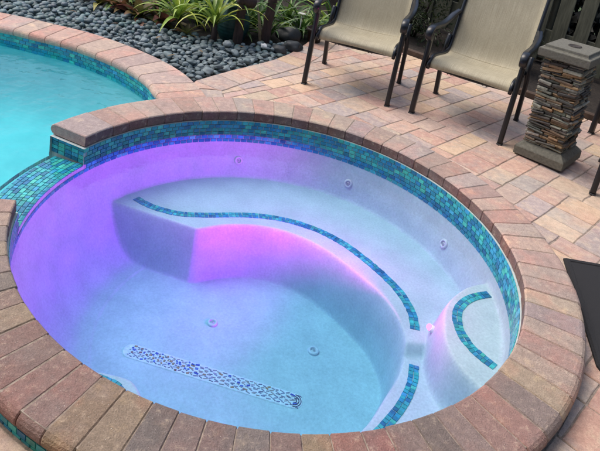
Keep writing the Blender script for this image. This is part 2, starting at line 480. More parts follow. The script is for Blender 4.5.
def shell(x, y):
    r = hypot(x, y); p = (x, y)
    if r > .30:
        d = sdist(p, PITC)
        s = sstep(-.035, .022, d)
        low = sstep(.03, -.03, (y + .185) - .12 * (x - .7)) if x > .2 else (1 if y < -.2 else 0)
        zb = lerp(BENCH_Z, LOW_Z, low)
        z = lerp(FLOOR_Z, zb, s)
        if x > .5 and y < .35 and y > -.95:
            d2 = -sdist(p, STEP); z = max(z, lerp(z, STEP_Z, sstep(-.030, .022, d2)))
    else: z = FLOOR_Z
    w = wallz(r); k = .018
    h = max(k - abs(z - w), 0) / k
    return min(max(z, w) + h * h * k * .25, -.188)
mb = MB(); NA = 720
rs = [.0] + [.30 * (i + 1) / 8 for i in range(8)]
while rs[-1] < .98: rs.append(rs[-1] + .0062)
rs += [.99, 1.0, 1.01, 1.02, 1.03, 1.04, 1.048, 1.055, 1.0595, WALL - .0005]
for r in rs:
    for k in range(NA):
        a = 2 * pi * k / NA; x, y = r * cos(a), r * sin(a); mb.v.append((x, y, shell(x, y)))
for i in range(len(rs) - 1):
    for k in range(NA):
        k2 = (k + 1) % NA
        mb.face((i * NA + k, (i + 1) * NA + k, (i + 1) * NA + k2, i * NA + k2), (1, 1, 1), True)
basin = part(mb, 'basin', M['plaster'])

# mosaic trim strips on the bench, the lower seat, the near seat and the entry step
def trim(name, pts, width=.044):
    path = resample(catmull(pts, 10), .0185); mb = MB()
    L = offset_path(path, width / 2); Rr = offset_path(path, -width / 2)
    for i in range(len(path) - 1):
        for (A0, A1, t0, t1) in ((L, Rr, 0, .5), (L, Rr, .5, 1)):
            P = []
            j = R.uniform(-.0015, .0015)
            for q, t in ((i, t0), (i, t1), (i + 1, t1), (i + 1, t0)):
                a, b = A0[q], A1[q]; x, y = lerp(a[0], b[0], t), lerp(a[1], b[1], t)
                P.append(Vector((x + j, y + j, 0)))
            c = sum(P, Vector()) / 4; P = [c + (p - c) * .94 for p in P]
            zc = max(shell(p.x, p.y) for p in P); P = [Vector((p.x, p.y, zc + .0005)) for p in P]
            tile4(mb, P, (0, 0, 1), tile_col())
    return part(mb, name, M['tile'], basin)
trim('bench_trim', [(-.765, .535), (-.66, .485), (-.51, .465), (-.36, .50), (-.2, .555), (-.06, .585), (.08, .585), (.23, .55), (.36, .48), (.47, .385), (.57, .275), (.65, .16), (.695, .04), (.703, -.05), (.70, -.10)])
trim('bench_trim', [(.688, -.25), (.672, -.34), (.63, -.44), (.575, -.53), (.48, -.65), (.3, -.80)])
trim('bench_trim', [(-.66, -.60), (-.52, -.605), (-.45, -.635), (-.40, -.70), (-.36, -.78)])
trim('step_trim', [(1.03, .055), (.96, .02), (.90, -.03), (.855, -.10), (.84, -.18), (.85, -.26), (.89, -.335), (.955, -.40)], .043)

# long channel drain set in the floor
mb = MB(); A, B = Vector((-.525, -.195, 0)), Vector((.215, -.30, 0)); t = (B - A).normalized(); w = Vector((-t.y, t.x, 0)); zf = FLOOR_Z
def stadium(hw, z, n=10):
    out = []
    for c, s0 in ((B, -pi / 2), (A, pi / 2)):
        for i in range(n + 1):
            a = s0 + pi * i / n; p = c + t * cos(a) * hw + w * sin(a) * hw; out.append((p.x, p.y, z))
    return out
o1, o2 = stadium(.041, zf + .0005), stadium(.038, zf + .003); n = len(o1)
mb.add(o1 + o2, [tuple(range(n, 2 * n))] + [(i, (i + 1) % n, n + (i + 1) % n, n + i) for i in range(n)], (.64, .68, .74))
DC = [(.03, .06, .40), (.06, .12, .50), (.22, .09, .10), (.34, .20, .12), (.05, .05, .12), (.25, .22, .30), (.02, .02, .06)]
Ld = (B - A).length
for row in range(6):
    u0 = -.0275 + row * .011; sgn = 1 if row % 2 else -1; q = -.012 + (row % 3) * .006
    while q < Ld + .012:
        lw = R.uniform(.012, .022) if q > Ld * .36 else R.uniform(.006, .014)
        m_ = q + lw / 2; u = u0 + sgn * .0028 * sin(m_ * 150)
        sl_ = sgn * .0028 * 150 * cos(m_ * 150)
        c = A + t * m_ + w * u
        Mx = Matrix.Rotation(atan2(t.y, t.x) + math.atan(sl_) + R.uniform(-.15, .15), 3, 'Z')
        blob = R.random() < (.35 if q < Ld * .4 else .10)
        mb.box((c.x, c.y, zf + .003), (lw, R.uniform(.006, .009) if blob else .0036, .004), Mx, R.choice(DC[:4]) if blob else R.choice([(.22, .24, .40), (.29, .27, .36), (.17, .16, .27), (.34, .29, .31)]))
        q += lw + R.uniform(.003, .007)
for rr in (.012, .022, .031):
    for k in range(9):
        a_ = -pi / 2 + pi * (k + .5) / 9; c = B + t * cos(a_) * rr + w * sin(a_) * rr + t * .002
        mb.box((c.x, c.y, zf + .003), (rr * .30, .0036, .004), Matrix.Rotation(atan2(t.y, t.x) + a_ + pi / 2, 3, 'Z'), (.06, .05, .12))
part(mb, 'channel_drain', M['drain'])
def jet(name, pos, nrm, rad):
    mb = MB(); q = Vector((0, 0, 1)).rotation_difference(Vector(nrm)).to_matrix()
    def ring(prof, col, mbx):
        o = len(mbx.v); n = 20
        for r, z in prof:
            for k in range(n): mbx.v.append(tuple(Vector(pos) + q @ Vector((r * cos(2 * pi * k / n), r * sin(2 * pi * k / n), z))))
        for i in range(len(prof) - 1):
            for k in range(n):
                k2 = (k + 1) % n; mbx.face((o + i * n + k, o + i * n + k2, o + (i + 1) * n + k2, o + (i + 1) * n + k), col, True)
    ring([(rad, -.01), (rad, .004), (rad * .9, .009), (rad * .55, .011), (rad * .5, .004), (rad * .42, .0), (rad * .3, .009), (.0005, .010)], (1, 1, 1), mb)
    o = part(mb, name, M['fitting'])
    mh = MB(); ring([(rad * .24, .0105), (rad * .0, .0108)], (1, 1, 1), mh); part(mh, 'nozzle', M['nozzle'], o)
for ang in (106, 67.5, 28.5):
    a = radians(ang); jet('wall_jet', pol(1.028, a, -.305), (-cos(a), -sin(a), .35), .026)
jet('floor_jet', (-.21, .06, FLOOR_Z), (0, 0, 1), .026)
jet('floor_jet', (.29, .0, FLOOR_Z), (0, 0, 1), .028)

# the lit lamp in the side of the entry step
LEDP = Vector((.753, -.120, -.346)); LD = Vector((-.95, .30, .43)).normalized()
mb = MB(); q = Vector((0, 0, 1)).rotation_difference(LD).to_matrix()
pr = [(.0165, -.016), (.0165, -.004), (.0155, -.002), (.012, -.002)]; n = 20
for r, z in pr:
    for k in range(n): mb.v.append(tuple(LEDP + q @ Vector((r * cos(2 * pi * k / n), r * sin(2 * pi * k / n), z))))
for i in range(len(pr) - 1):
    for k in range(n): mb.face((i * n + k, i * n + (k + 1) % n, (i + 1) * n + (k + 1) % n, (i + 1) * n + k), (1, 1, 1), True)
lamp = part(mb, 'spa_light', M['white'])
mb = MB(); n = 20
dome = [(.0125, -.004), (.0132, .003), (.0115, .010), (.0075, .0145), (.0035, .0165), (.0004, .0168)]
for rr, z in dome:
    for k in range(n): mb.v.append(tuple(LEDP + q @ Vector((rr * cos(2 * pi * k / n), rr * sin(2 * pi * k / n), z))))
for i in range(len(dome) - 1):
    for k in range(n): mb.face((i * n + k, i * n + (k + 1) % n, (i + 1) * n + (k + 1) % n, (i + 1) * n + k), (1, 1, 1), True)
part(mb, 'lens', M['led'], lamp)
ld = bpy.data.lights.new('spa_light_beam', 'SPOT'); ld.energy = 310; ld.color = (1.0, .02, .33); ld.spot_size = radians(112); ld.spot_blend = 1.0; ld.shadow_soft_size = .014
lo = bpy.data.objects.new('spa_light_beam', ld); COL.objects.link(lo); lo.parent = spa
lo.location = LEDP + LD * .034 + Vector((0, 0, -GZ)); lo.rotation_euler = LD.to_track_quat('-Z', 'Y').to_euler()


mb = MB(); tp = []
hd = Vector((LD.x, LD.y, 0)).normalized(); hs_ = Vector((-hd.y, hd.x, 0))
ld.use_nodes = True; lt = ld.node_tree; le = next(x for x in lt.nodes if x.type == 'EMISSION')
ltc = lt.nodes.new('ShaderNodeTexCoord'); lnz = lt.nodes.new('ShaderNodeTexNoise'); lnz.inputs['Scale'].default_value = 11; lnz.inputs['Detail'].default_value = 3; lnz.inputs['Roughness'].default_value = .6; lnz.inputs['Distortion'].default_value = 1.2
lmr = lt.nodes.new('ShaderNodeMapRange'); lmr.inputs['From Min'].default_value = .3; lmr.inputs['From Max'].default_value = .7; lmr.inputs['To Min'].default_value = .82; lmr.inputs['To Max'].default_value = 1.22
lt.links.new(ltc.outputs['Normal'], lnz.inputs['Vector']); lt.links.new(lnz.outputs['Fac'], lmr.inputs['Value']); lt.links.new(lmr.outputs[0], le.inputs['Strength'])
def closed_volume(name, ring, ztop, zbot, mat):
    mb = MB(); n = len(ring)
    mb.v = [(x, y, ztop) for x, y in ring] + [(x, y, zbot) for x, y in ring]
    mb.face(range(n)); mb.face(range(2 * n - 1, n - 1, -1))
    for i in range(n): mb.face((i, n + i, n + (i + 1) % n, (i + 1) % n))
    return struct(mb.obj(name, mat))
closed_volume('spa_water', [pol(WALL + .012, 2 * pi * k / 128, 0)[:2] for k in range(128)], SPA_W, -1.0, M['spa_water'])

# ------------------------------------------------------------------ the pool
nose = [(-1.225, .62), (-.80, 1.05), (-.855, 1.17), (-.92, 1.26), (-1.0, 1.38), (-1.17, 1.535), (-1.41, 1.68), (-1.70, 1.80), (-1.97, 1.85), (-2.24, 1.89), (-2.7, 1.88), (-3.3, 1.75), (-4.0, 1.4), (-4.5, .8), (-4.6, .1), (-4.2, -.55), (-3.5, -.9), (-2.6, -.95), (-1.8, -.85), (-1.25, -.72), (-.95, -.62)]
pnose = resample(catmull(nose[1:], 10), .04)
pool = tag(empty('swimming_pool', (-2.6, .6, GZ)), 'freeform turquoise swimming pool with pink brick coping beside the spa', 'pool')
ins = offset_path(pnose, -.02)  # outward of water: pnose runs counterclockwise seen from above; right side is outside
# walls and floor
mb = MB(); tz = -.10
rings = [(0, tz), (0, -.22)] + [(-.34 * (1 - cos(pi / 2 * k / 18)), -.22 - .43 * sin(pi / 2 * k / 18)) for k in range(1, 19)]
for (d0, z0), (d1, z1) in zip(rings, rings[1:]):
    p0, p1 = offset_path(pnose, .02 * 0 - .02 - d0), offset_path(pnose, -.02 - d1)
    for i in range(len(pnose) - 1): mb.quad((*p0[i], z0), (*p0[i + 1], z0), (*p1[i + 1], z1), (*p1[i], z1), (1, 1, 1), True)
fl = offset_path(pnose, .30) + [pol(SPO - .02, radians(t), 0)[:2] for t in range(206, 132, -4)]
fl = offset_path(pnose, -.02 + .34) + [pol(SPO - .02, radians(t), 0)[:2] for t in range(206, 132, -4)]
n = len(fl); mb.add([(x, y, -.65) for x, y in fl], [tuple(range(n))])
part(mb, 'basin', M['pool_plaster'], pool)
mb = MB(); path = resample(ins, .0275); path = ins
acc = resample(ins, .052)
for k in range(4):
    zt = -.112 - k * .0264; zb = zt - .0238
    sh = (k % 2) * .5
    for i in range(len(acc) - 2):
        a = tuple(lerp(x, y, sh) for x, y in zip(acc[i], acc[i + 1])); b = tuple(lerp(x, y, sh) for x, y in zip(acc[i + 1], acc[i + 2]))
        tx, ty = b[0] - a[0], b[1] - a[1]; l = hypot(tx, ty); nx, ny = -ty / l, tx / l
        b = (b[0] - tx * .05, b[1] - ty * .05)
        P = [(a[0] + nx * .001, a[1] + ny * .001, zb), (b[0] + nx * .001, b[1] + ny * .001, zb), (b[0] + nx * .001, b[1] + ny * .001, zt), (a[0] + nx * .001, a[1] + ny * .001, zt)]
        tile4(mb, P, (nx, ny, 0), tile_col())
part(mb, 'waterline_tile', M['tile'], pool)
# coping of the pool
CT, CB, CWD = -.058, -.118, .31
mb = MB(); steps = resample(pnose, .14); 
def pool_place(p, tang, r, s, z):
    nx, ny = tang[1], -tang[0]   # outward
    return (p[0] + nx * r + tang[0] * s, p[1] + ny * r + tang[1] * s, z)
def pool_prof(k):
    h = (CT - CB) / 2; zc = (CT + CB) / 2; p = []
    for i in range(9):
        a = pi * 1.5 - pi * i / 8; p.append((h + h * cos(a), zc + h * sin(a)))
    p += [(CWD - .006, CT), (CWD, CT - .006), (CWD, CB)]
    return [(CWD / 2 + (r - CWD / 2) * (1 - k * .008), zc + (z - zc) * (1 - k * .08)) for r, z in p]
def tang(path, i):
    a = path[max(0, i - 1)]; b = path[min(len(path) - 1, i + 1)]; l = math.dist(a, b); return ((b[0] - a[0]) / l, (b[1] - a[1]) / l)
fine = resample(pnose, .01); i = 0
while i < len(fine) - 16:
    w = R.randint(13, 18) if True else 14
    j = min(i + w, len(fine) - 1); col = jit(R.choice(BR_POOL), .08)
    secs = [(i, .0018, 1), (i, .006, 0), ((i + j) // 2, 0, 0), (j, -.006, 0), (j, -.0018, 1)]
    o = len(mb.v)
    for q, s, k in secs:
        P = pool_prof(k); n = len(P); tg = tang(fine, q)
        for r, z in P: mb.v.append(pool_place(fine[q], tg, r, s, z))
    for q in range(len(secs) - 1):
        for r in range(n): mb.face((o + q * n + r, o + q * n + (r + 1) % n, o + (q + 1) * n + (r + 1) % n, o + (q + 1) * n + r), col)
    mb.face([o + r for r in range(n)][::-1], col); mb.face([o + (len(secs) - 1) * n + r for r in range(n)], col)
    i = j
part(mb, 'coping', M['brick'], pool)
mb = MB(); o1, o2 = offset_path(pnose, -.015), offset_path(pnose, -(CWD - .006))
for i in range(len(pnose) - 1): mb.quad((*o1[i], CT - .008), (*o2[i], CT - .008), (*o2[i + 1], CT - .008), (*o1[i + 1], CT - .008))
part(mb, 'coping_mortar', M['mortar'], pool)
pout = offset_path(pnose, -CWD)
wr = offset_path(pnose, -.06) + [pol(1.19, radians(t), 0)[:2] for t in range(214, 126, -4)]
closed_volume('pool_water', wr, POOL_W, -1.6, M['pool_water'])

# ------------------------------------------------------------------ ground sheet (with the two basins cut out)
pin = offset_path(pnose, -.12) + [pol(1.0, radians(t), 0)[:2] for t in range(214, 126, -4)]
mb = MB(); st = .1; X0, X1, Y0, Y1 = -6.0, 5.0, -4.0, 6.0
nx, ny = round((X1 - X0) / st), round((Y1 - Y0) / st)
for j in range(ny + 1):
    for i in range(nx + 1): mb.v.append((X0 + i * st, Y0 + j * st, GZ - .055))
def water_in(x, y): return hypot(x, y) < 1.2 or inside((x, y), pin)
flag = [water_in(v[0], v[1]) for v in mb.v]
for j in range(ny):
    for i in range(nx):
        q = [j * (nx + 1) + i, j * (nx + 1) + i + 1, (j + 1) * (nx + 1) + i + 1, (j + 1) * (nx + 1) + i]
        if not any(flag[k] for k in q): mb.face(q)
struct(mb.obj('ground', M['soil']))
mb = MB(); z = GZ - .059; B_ = 400
for x0, x1, y0, y1 in ((-B_, B_, Y1 - .05, B_), (-B_, B_, -B_, Y0 + .05), (-B_, X0 + .05, Y0 + .05, Y1 - .05), (X1 - .05, B_, Y0 + .05, Y1 - .05)):
    mb.quad((x0, y0, z), (x1, y0, z), (x1, y1, z), (x0, y1, z))
struct(mb.obj('lawn', M['lawn']))

# ------------------------------------------------------------------ paver deck
NF = (sin(radians(34)), cos(radians(34)))      # normal of the deck's far edge
FAR = 3.17
border = catmull([(-.60, 1.06), (-.665, 1.25), (-.715, 1.42), (-.735, 1.55), (-.66, 1.70), (-.54, 1.90), (-.40, 2.11), (-.26, 2.32), (-.15, 2.54), (-.05, 2.82), (.02, 3.08), (.07, 3.30), (.13, 3.55), (.2, 3.9)], 8)
BW = .225
def convex_inset(P, d):
    n = len(P); out = []
    for i in range(n):
        a, b, c = P[i - 1], P[i], P[(i + 1) % n]
        e1 = (b[0] - a[0], b[1] - a[1]); e2 = (c[0] - b[0], c[1] - b[1])
        l1 = hypot(*e1) or 1e-9; l2 = hypot(*e2) or 1e-9
        n1 = (-e1[1] / l1, e1[0] / l1); n2 = (-e2[1] / l2, e2[0] / l2)
        bx, by = n1[0] + n2[0], n1[1] + n2[1]; q = 1 + n1[0] * n2[0] + n1[1] * n2[1]
        q = max(q, .35); out.append((b[0] + bx / q * d, b[1] + by / q * d))
    return out
def clip(P, q, nrm):
    """keep the side where (p-q).nrm >= 0"""
    out = []
    for i in range(len(P)):
        a, b = P[i], P[(i + 1) % len(P)]
        da = (a[0] - q[0]) * nrm[0] + (a[1] - q[1]) * nrm[1]; db = (b[0] - q[0]) * nrm[0] + (b[1] - q[1]) * nrm[1]
        if da >= 0: out.append(a)
        if da * db < 0:
            t = da / (da - db); out.append((lerp(a[0], b[0], t), lerp(a[1], b[1], t)))
    return out
def area(P): return .5 * sum(P[i - 1][0] * P[i][1] - P[i][0] * P[i - 1][1] for i in range(len(P)))
def subdiv(P, m=.05):
    out = []
    for i in range(len(P)):
        a, b = P[i], P[(i + 1) % len(P)]; k = max(1, int(math.dist(a, b) / m))
        for j in range(k): out.append((lerp(a[0], b[0], j / k), lerp(a[1], b[1], j / k)))
    return out
def paver(mb, P, col, z=GZ):
    if len(P) < 3 or area(P) < 0.0012: return
    P = convex_inset(P, .0023); 
    if area(P) < .0008: return
    w = lambda p: (p[0] + .005 * noise.noise(Vector((p[0] * 26, p[1] * 26, 3))), p[1] + .005 * noise.noise(Vector((p[0] * 26, p[1] * 26, 9))))
    P = [w(p) for p in subdiv(P)]
    n = len(P); c = (sum(p[0] for p in P) / n, sum(p[1] for p in P) / n)
    def sh(k): return [(c[0] + (p[0] - c[0]) * (1 - k / max(.03, math.dist(p, c))), c[1] + (p[1] - c[1]) * (1 - k / max(.03, math.dist(p, c)))) for p in P]
    dz = R.uniform(-.0012, .0012); tx, ty = R.uniform(-.006, .006), R.uniform(-.006, .006)
    zz = lambda p, d: z + dz - d + (p[0] - c[0]) * tx + (p[1] - c[1]) * ty
    rings = [(P, .05), (P, .0055), (sh(.0025), .0016), (sh(.007), 0)]
    o = len(mb.v)
    for Q, d in rings:
        for p in Q: mb.v.append((*p, zz(p, d)))
    for k in range(3):
        for i in range(n):
            j = (i + 1) % n; mb.face((o + k * n + i, o + k * n + j, o + (k + 1) * n + j, o + (k + 1) * n + i), col, k > 0)
    mb.face([o + 3 * n + i for i in range(n)], col)
PV_OLD = [(.52, .35, .29), (.55, .40, .33), (.48, .37, .32), (.58, .45, .33), (.50, .31, .25), (.40, .35, .33), (.55, .37, .30), (.47, .40, .34), (.60, .43, .30), (.36, .32, .32), (.53, .32, .26)]
PV = [(.55, .385, .325), (.56, .42, .355), (.49, .39, .35), (.60, .47, .355), (.54, .33, .27), (.45, .395, .37), (.58, .385, .315), (.50, .42, .37), (.63, .46, .32), (.42, .355, .34), (.55, .345, .28), (.59, .44, .37)]
mb = MB(); U = .0715; TH = radians(-41)
ca, sa = cos(TH), sin(TH); NXc, NYc = 88, 104
occ = [[False] * NXc for _ in range(NYc)]
OXY = (-3.9, .6)
def cell(i, j): 
    x, y = i * U, j * U; return (OXY[0] + x * ca - y * sa, OXY[1] + x * sa + y * ca)
for j in range(NYc):
    i = 0
    while i < NXc:
        if occ[j][i]: i += 1; continue
        run = 0
        while i + run < NXc and not occ[j][i + run] and run < 8: run += 1
        opts = [w for w in ((2, 3, 3) if R.random() < .85 else (2, 4)) if w <= run and run - w != 1] or [min(run, 2)]
        w = R.choice(opts); h = 2 if w >= 3 and R.random() < .72 else (3 if w <= 3 else 2)
        h = min(h, NYc - j)
        for b in range(h):
            for a in range(w): occ[j + b][i + a] = True
        P = [cell(i, j), cell(i + w, j), cell(i + w, j + h), cell(i, j + h)]; i += w
        c = (sum(p[0] for p in P) / 4, sum(p[1] for p in P) / 4)
        if c[0] > 4.2 or c[1] < -1.9 or c[0] < -2.5: continue
        # the spa wall
        r = hypot(*c)
        if r < 1.1: continue
        if r < 1.7: P = clip(P, (c[0] / r * 1.2905, c[1] / r * 1.2905), (c[0] / r, c[1] / r))
        # far edge
        P = clip(P, (NF[0] * FAR, NF[1] * FAR), (-NF[0], -NF[1]))
        if len(P) < 3: continue
        # rock border
        d, qn, tg = segdist(c, border)
        nr = (tg[1], -tg[0])
        sd = (c[0] - qn[0]) * nr[0] + (c[1] - qn[1]) * nr[1]
        if c[1] > 1.0 and c[0] < 1:
            if sd < BW - .2: continue
            if sd < BW + .4: P = clip(P, (qn[0] + nr[0] * (BW + .002), qn[1] + nr[1] * (BW + .002)), nr)
        elif c[0] < -.4 and c[1] > 0: continue
        if c[0] < -.3 and c[1] < 0:
            if inside(c, pin): continue
            d, qn, tg = segdist(c, pout); nr = (tg[1], -tg[0])
            if (c[0] - qn[0]) * nr[0] + (c[1] - qn[1]) * nr[1] < -.15: continue
            if d < .4: P = clip(P, qn, nr)
        if len(P) >= 3: paver(mb, P, jit(mixc(R.choice(PV), (.58, .445, .37), .08), .10))
bf = resample(border, .01); i = 0
while i < len(bf) - 10:
    j = min(i + R.randint(15, 23), len(bf) - 1)
    t0, t1 = tang(bf, i), tang(bf, j)
    P = [bf[i], bf[j], (bf[j][0] + t1[1] * BW, bf[j][1] - t1[0] * BW), (bf[i][0] + t0[1] * BW, bf[i][1] - t0[0] * BW)][::-1]
    c = (sum(p[0] for p in P) / 4, sum(p[1] for p in P) / 4); r = hypot(*c)
    if r < 1.7: P = clip(P, (c[0] / r * 1.2905, c[1] / r * 1.2905), (c[0] / r, c[1] / r))
    P = clip(P, (NF[0] * FAR, NF[1] * FAR), (-NF[0], -NF[1]))
    if len(P) >= 3: paver(mb, P, jit(mixc(R.choice(PV[:9]), (.58, .445, .37), .08), .10))
    i = j
struct(mb.obj('paver_deck', M['paver']))
# bedding sand under the pavers
mb = MB(); st = .06
dk = lambda x, y: (x * NF[0] + y * NF[1] < FAR - .02 and hypot(x, y) > 1.2 and x < 4.2 and y > -1.95 and not inside((x, y), pin))
def deckside(x, y):
    if y > 1.0 and x < 1:
        d, qn, tg = segdist((x, y), border); return (x - qn[0]) * tg[1] - (y - qn[1]) * tg[0] > .03
    return not (x < -.4 and y > 0)
for j in range(110):
    for i in range(115):
        x, y = -2.5 + i * st, -2 + j * st
        if all(dk(x + a, y + b) and deckside(x + a, y + b) for a in (0, st) for b in (0, st)):
            mb.quad((x, y, GZ - .0042), (x + st, y, GZ - .0042), (x + st, y + st, GZ - .0042), (x, y + st, GZ - .0042))
struct(mb.obj('bedding_sand', M['mortar']))

# black mat on the deck, partly behind the coping
mb = MB(); mp = [(1.375, .20), (1.95, .21), (1.93, -.58), (1.30, -.60), (1.265, -.48)][::-1]
mp = [(x, y) for x, y in mp]
for ins_, z in ((0, GZ + .001), (0, GZ + .010), (.006, GZ + .013)):
    for p in convex_inset(mp, ins_): mb.v.append((*p, z))
n = len(mp)
for k in range(2):
    for i in range(n): mb.face((k * n + i, k * n + (i + 1) % n, (k + 1) * n + (i + 1) % n, (k + 1) * n + i))
mb.face([2 * n + i for i in range(n)])
hem = convex_inset(mp, .028); o = len(mb.v)
for P_, z in ((convex_inset(mp, .004), GZ + .012), (convex_inset(mp, .008), GZ + .017), (convex_inset(mp, .024), GZ + .017), (hem, GZ + .0125)):
    for p in P_: mb.v.append((*p, z))
for k in range(3):
    for i in range(n): mb.face((o + k * n + i, o + k * n + (i + 1) % n, o + (k + 1) * n + (i + 1) % n, o + (k + 1) * n + i))
tag(mb.obj('floor_mat', M['mat']), 'black rubber mat lying on the pavers at the right edge beside the spa', 'mat')

# ------------------------------------------------------------------ chairs
def make_chair():
    root = empty('patio_chair')
    W = .315
    # sling profile (y, z): front roll, seat, fold, reclined back
    prof = [(-.262, .352), (-.268, .372), (-.262, .395), (-.235, .414), (-.19, .421), (-.10, .412), (0, .398), (.09, .386), (.15, .385), (.195, .402), (.225, .44), (.255, .51), (.30, .64), (.35, .78), (.40, .93), (.425, 1.0), (.437, 1.02)]
    prof = catmull(prof, 4); cut = min(range(len(prof)), key=lambda i: abs(prof[i][0] - .185) + abs(prof[i][1] - .395))
    def cloth(pts, name):
        mb = MB(); nx = 14; o = 0; m = len(pts)
        for th in (0, 1):
            for i, (y, z) in enumerate(pts):
                a = pts[max(0, i - 1)]; b = pts[min(m - 1, i + 1)]; l = math.dist(a, b) or 1
                ny, nz = -(b[1] - a[1]) / l, (b[0] - a[0]) / l
                for k in range(nx + 1):
                    u = k / nx * 2 - 1; sag = .016 * (1 - u * u)
                    d = -sag - th * .004
                    mb.v.append((u * .272, y + ny * d, z + nz * d))
        K = m * (nx + 1)
        for i in range(m - 1):
            for k in range(nx):
                q = (i * (nx + 1) + k, i * (nx + 1) + k + 1, (i + 1) * (nx + 1) + k + 1, (i + 1) * (nx + 1) + k)
                mb.face(q, (1, 1, 1), True); mb.face([K + x for x in q][::-1], (1, 1, 1), True)
        for i in range(m - 1):
            for k in (0, nx):
                a, b = i * (nx + 1) + k, (i + 1) * (nx + 1) + k; mb.face((a, b, K + b, K + a))
        for k in range(nx):
            for i in (0, m - 1):
                a = i * (nx + 1) + k; mb.face((a, a + 1, K + a + 1, K + a))
        return mb.obj(name, M['sling'], root)
    cloth(prof[:cut + 1], 'seat'); cloth(prof[cut:], 'backrest')
    rail = [(y, z) for y, z in resample(prof, .03)]
    for s in (-1, 1):
        mb = MB(); mb.tube([(s * .283, y, z - .004) for y, z in rail], 1, 8, flat=(.012, .017), up=(1, 0, 0)); mb.obj('side_rail', M['frame'], root)
        mb = MB()   # front leg rising into the arm
        mb.tube(catmull([(s * W, -.285, 0), (s * W, -.275, .2), (s * W, -.262, .40), (s * W, -.255, .54), (s * W, -.25, .60)], 5), 1, 10, flat=(.017, .024), up=(1, 0, 0)); mb.obj('leg', M['frame'], root)
        mb = MB()
        mb.tube(catmull([(s * W, .285, 0), (s * W, .255, .15), (s * W, .215, .31), (s * W * .97, .20, .42), (s * .305, .235, .50)], 5), 1, 10, flat=(.016, .023), up=(1, 0, 0)); mb.obj('leg', M['frame'], root)
        mb = MB()   # armrest: scrolled front, sweeping back
        mb.tube(catmull([(s * W, -.262, .545), (s * W, -.302, .562), (s * W, -.322, .592), (s * W, -.305, .622), (s * W, -.255, .634), (s * W, -.15, .628), (s * W, -.02, .620), (s * W, .12, .632), (s * W * .98, .23, .66), (s * .295, .315, .68)], 5),
                [.8, .85, .9, .95, 1, 1.05, 1.1] + [1.1] * 34 + [1.0] * 5, 10, flat=(.022, .013), up=(1, 0, 0)); mb.obj('armrest', M['frame'], root)
        mb = MB(); mb.tube([(s * .268, -.21, .372), (s * .295, -.235, .376), (s * .312, -.262, .38)], 1, 8, flat=(.012, .012)); mb.obj('bracket', M['frame'], root)
        mb = MB(); mb.box((s * W, -.2853, .004), (.038, .053, .008), None, (1, 1, 1), .003); mb.obj('foot_cap', M['plastic'], root); mb = MB(); mb.box((s * W, .2853, .004), (.037, .051, .008), None, (1, 1, 1), .003); mb.obj('foot_cap', M['plastic'], root)
    for y, z, dr in ((-.215, .355, .012), (.16, .345, .012)):
        mb = MB(); mb.tube([(x * .29, y, z + dr * (x * x) - .01) for x in [i / 8 - 1 for i in range(17)]], 1, 8, flat=(.011, .014)); mb.obj('crossbar', M['frame'], root)
    for x in (-.16, -.135, .09, .115):
        mb = MB(); mb.box((x, -.17, .333), (.010, .018, .03), None, (1, 1, 1), .002); mb.obj('stacking_stud', M['plastic'], root)
    mb = MB(); mb.tube([(x * .285, .437, 1.016) for x in [i / 6 - 1 for i in range(13)]], .014, 8); mb.obj('top_rail', M['frame'], root)
    return root
chair = make_chair(); G = 'tan sling chairs on the paver deck'
def put(o, fl, deg, label):
    a = radians(deg); o.location = (fl[0] + .315 * cos(a) - .285 * sin(a) * 1, fl[1] + .315 * sin(a) + .285 * cos(a), GZ); o.rotation_euler = (0, 0, a)
    tag(o, label, 'chair', G)
put(chair, (.03, 1.935), -14, 'tan sling patio chair beside the plant bed, its front legs nearest the black rocks')
put(copy_tree(chair), (.815, 1.735), -26, 'tan sling patio chair with both arms in view, next to the stacked stone pillar')
put(copy_tree(chair), (1.815, .965), -27, 'patio chair cut off by the right edge, dark front leg nearer than the pillar')

put(copy_tree(chair), (2.20, 1.98), -48, 'patio chair mostly outside the frame, one dark leg showing just behind the pillar')
# ------------------------------------------------------------------ stacked stone pillar
PL = (1.665, 1.37); PA = radians(-40)
pil = tag(empty('stone_pillar', (*PL, GZ), PA), 'square pillar of stacked slate with grey cast stone cap and base', 'pillar')
def frus(mb, prof):
    o = len(mb.v)
    for h, z in prof:
        for x, y in ((-1, -1), (1, -1), (1, 1), (-1, 1)): mb.v.append((x * h, y * h, z))
    for i in range(len(prof) - 1):
        for k in range(4): mb.face((o + i * 4 + k, o + i * 4 + (k + 1) % 4, o + (i + 1) * 4 + (k + 1) % 4, o + (i + 1) * 4 + k))
    mb.face([o + k for k in range(4)][::-1]); mb.face([o + (len(prof) - 1) * 4 + k for k in range(4)])
mb = MB(); frus(mb, [(.150, 0), (.150, .018), ]); mb.obj('foot', M['plastic'], pil)
mb = MB(); frus(mb, [(.166, .018), (.169, .022), (.169, .066), (.165, .072), (.135, .100), (.128, .104)]); mb.obj('base', M['cast'], pil)
mb = MB(); SL = [(.10, .105, .08), (.17, .17, .13), (.06, .05, .042), (.24, .15, .075), (.04, .036, .032), (.20, .20, .165), (.13, .085, .05), (.07, .075, .062), (.30, .20, .10), (.28, .27, .22), (.05, .045, .04)]
frus(mb, [(.105, .10), (.105, .64)]); mb.c = [(.02, .018, .015)] * len(mb.c)
z = .104
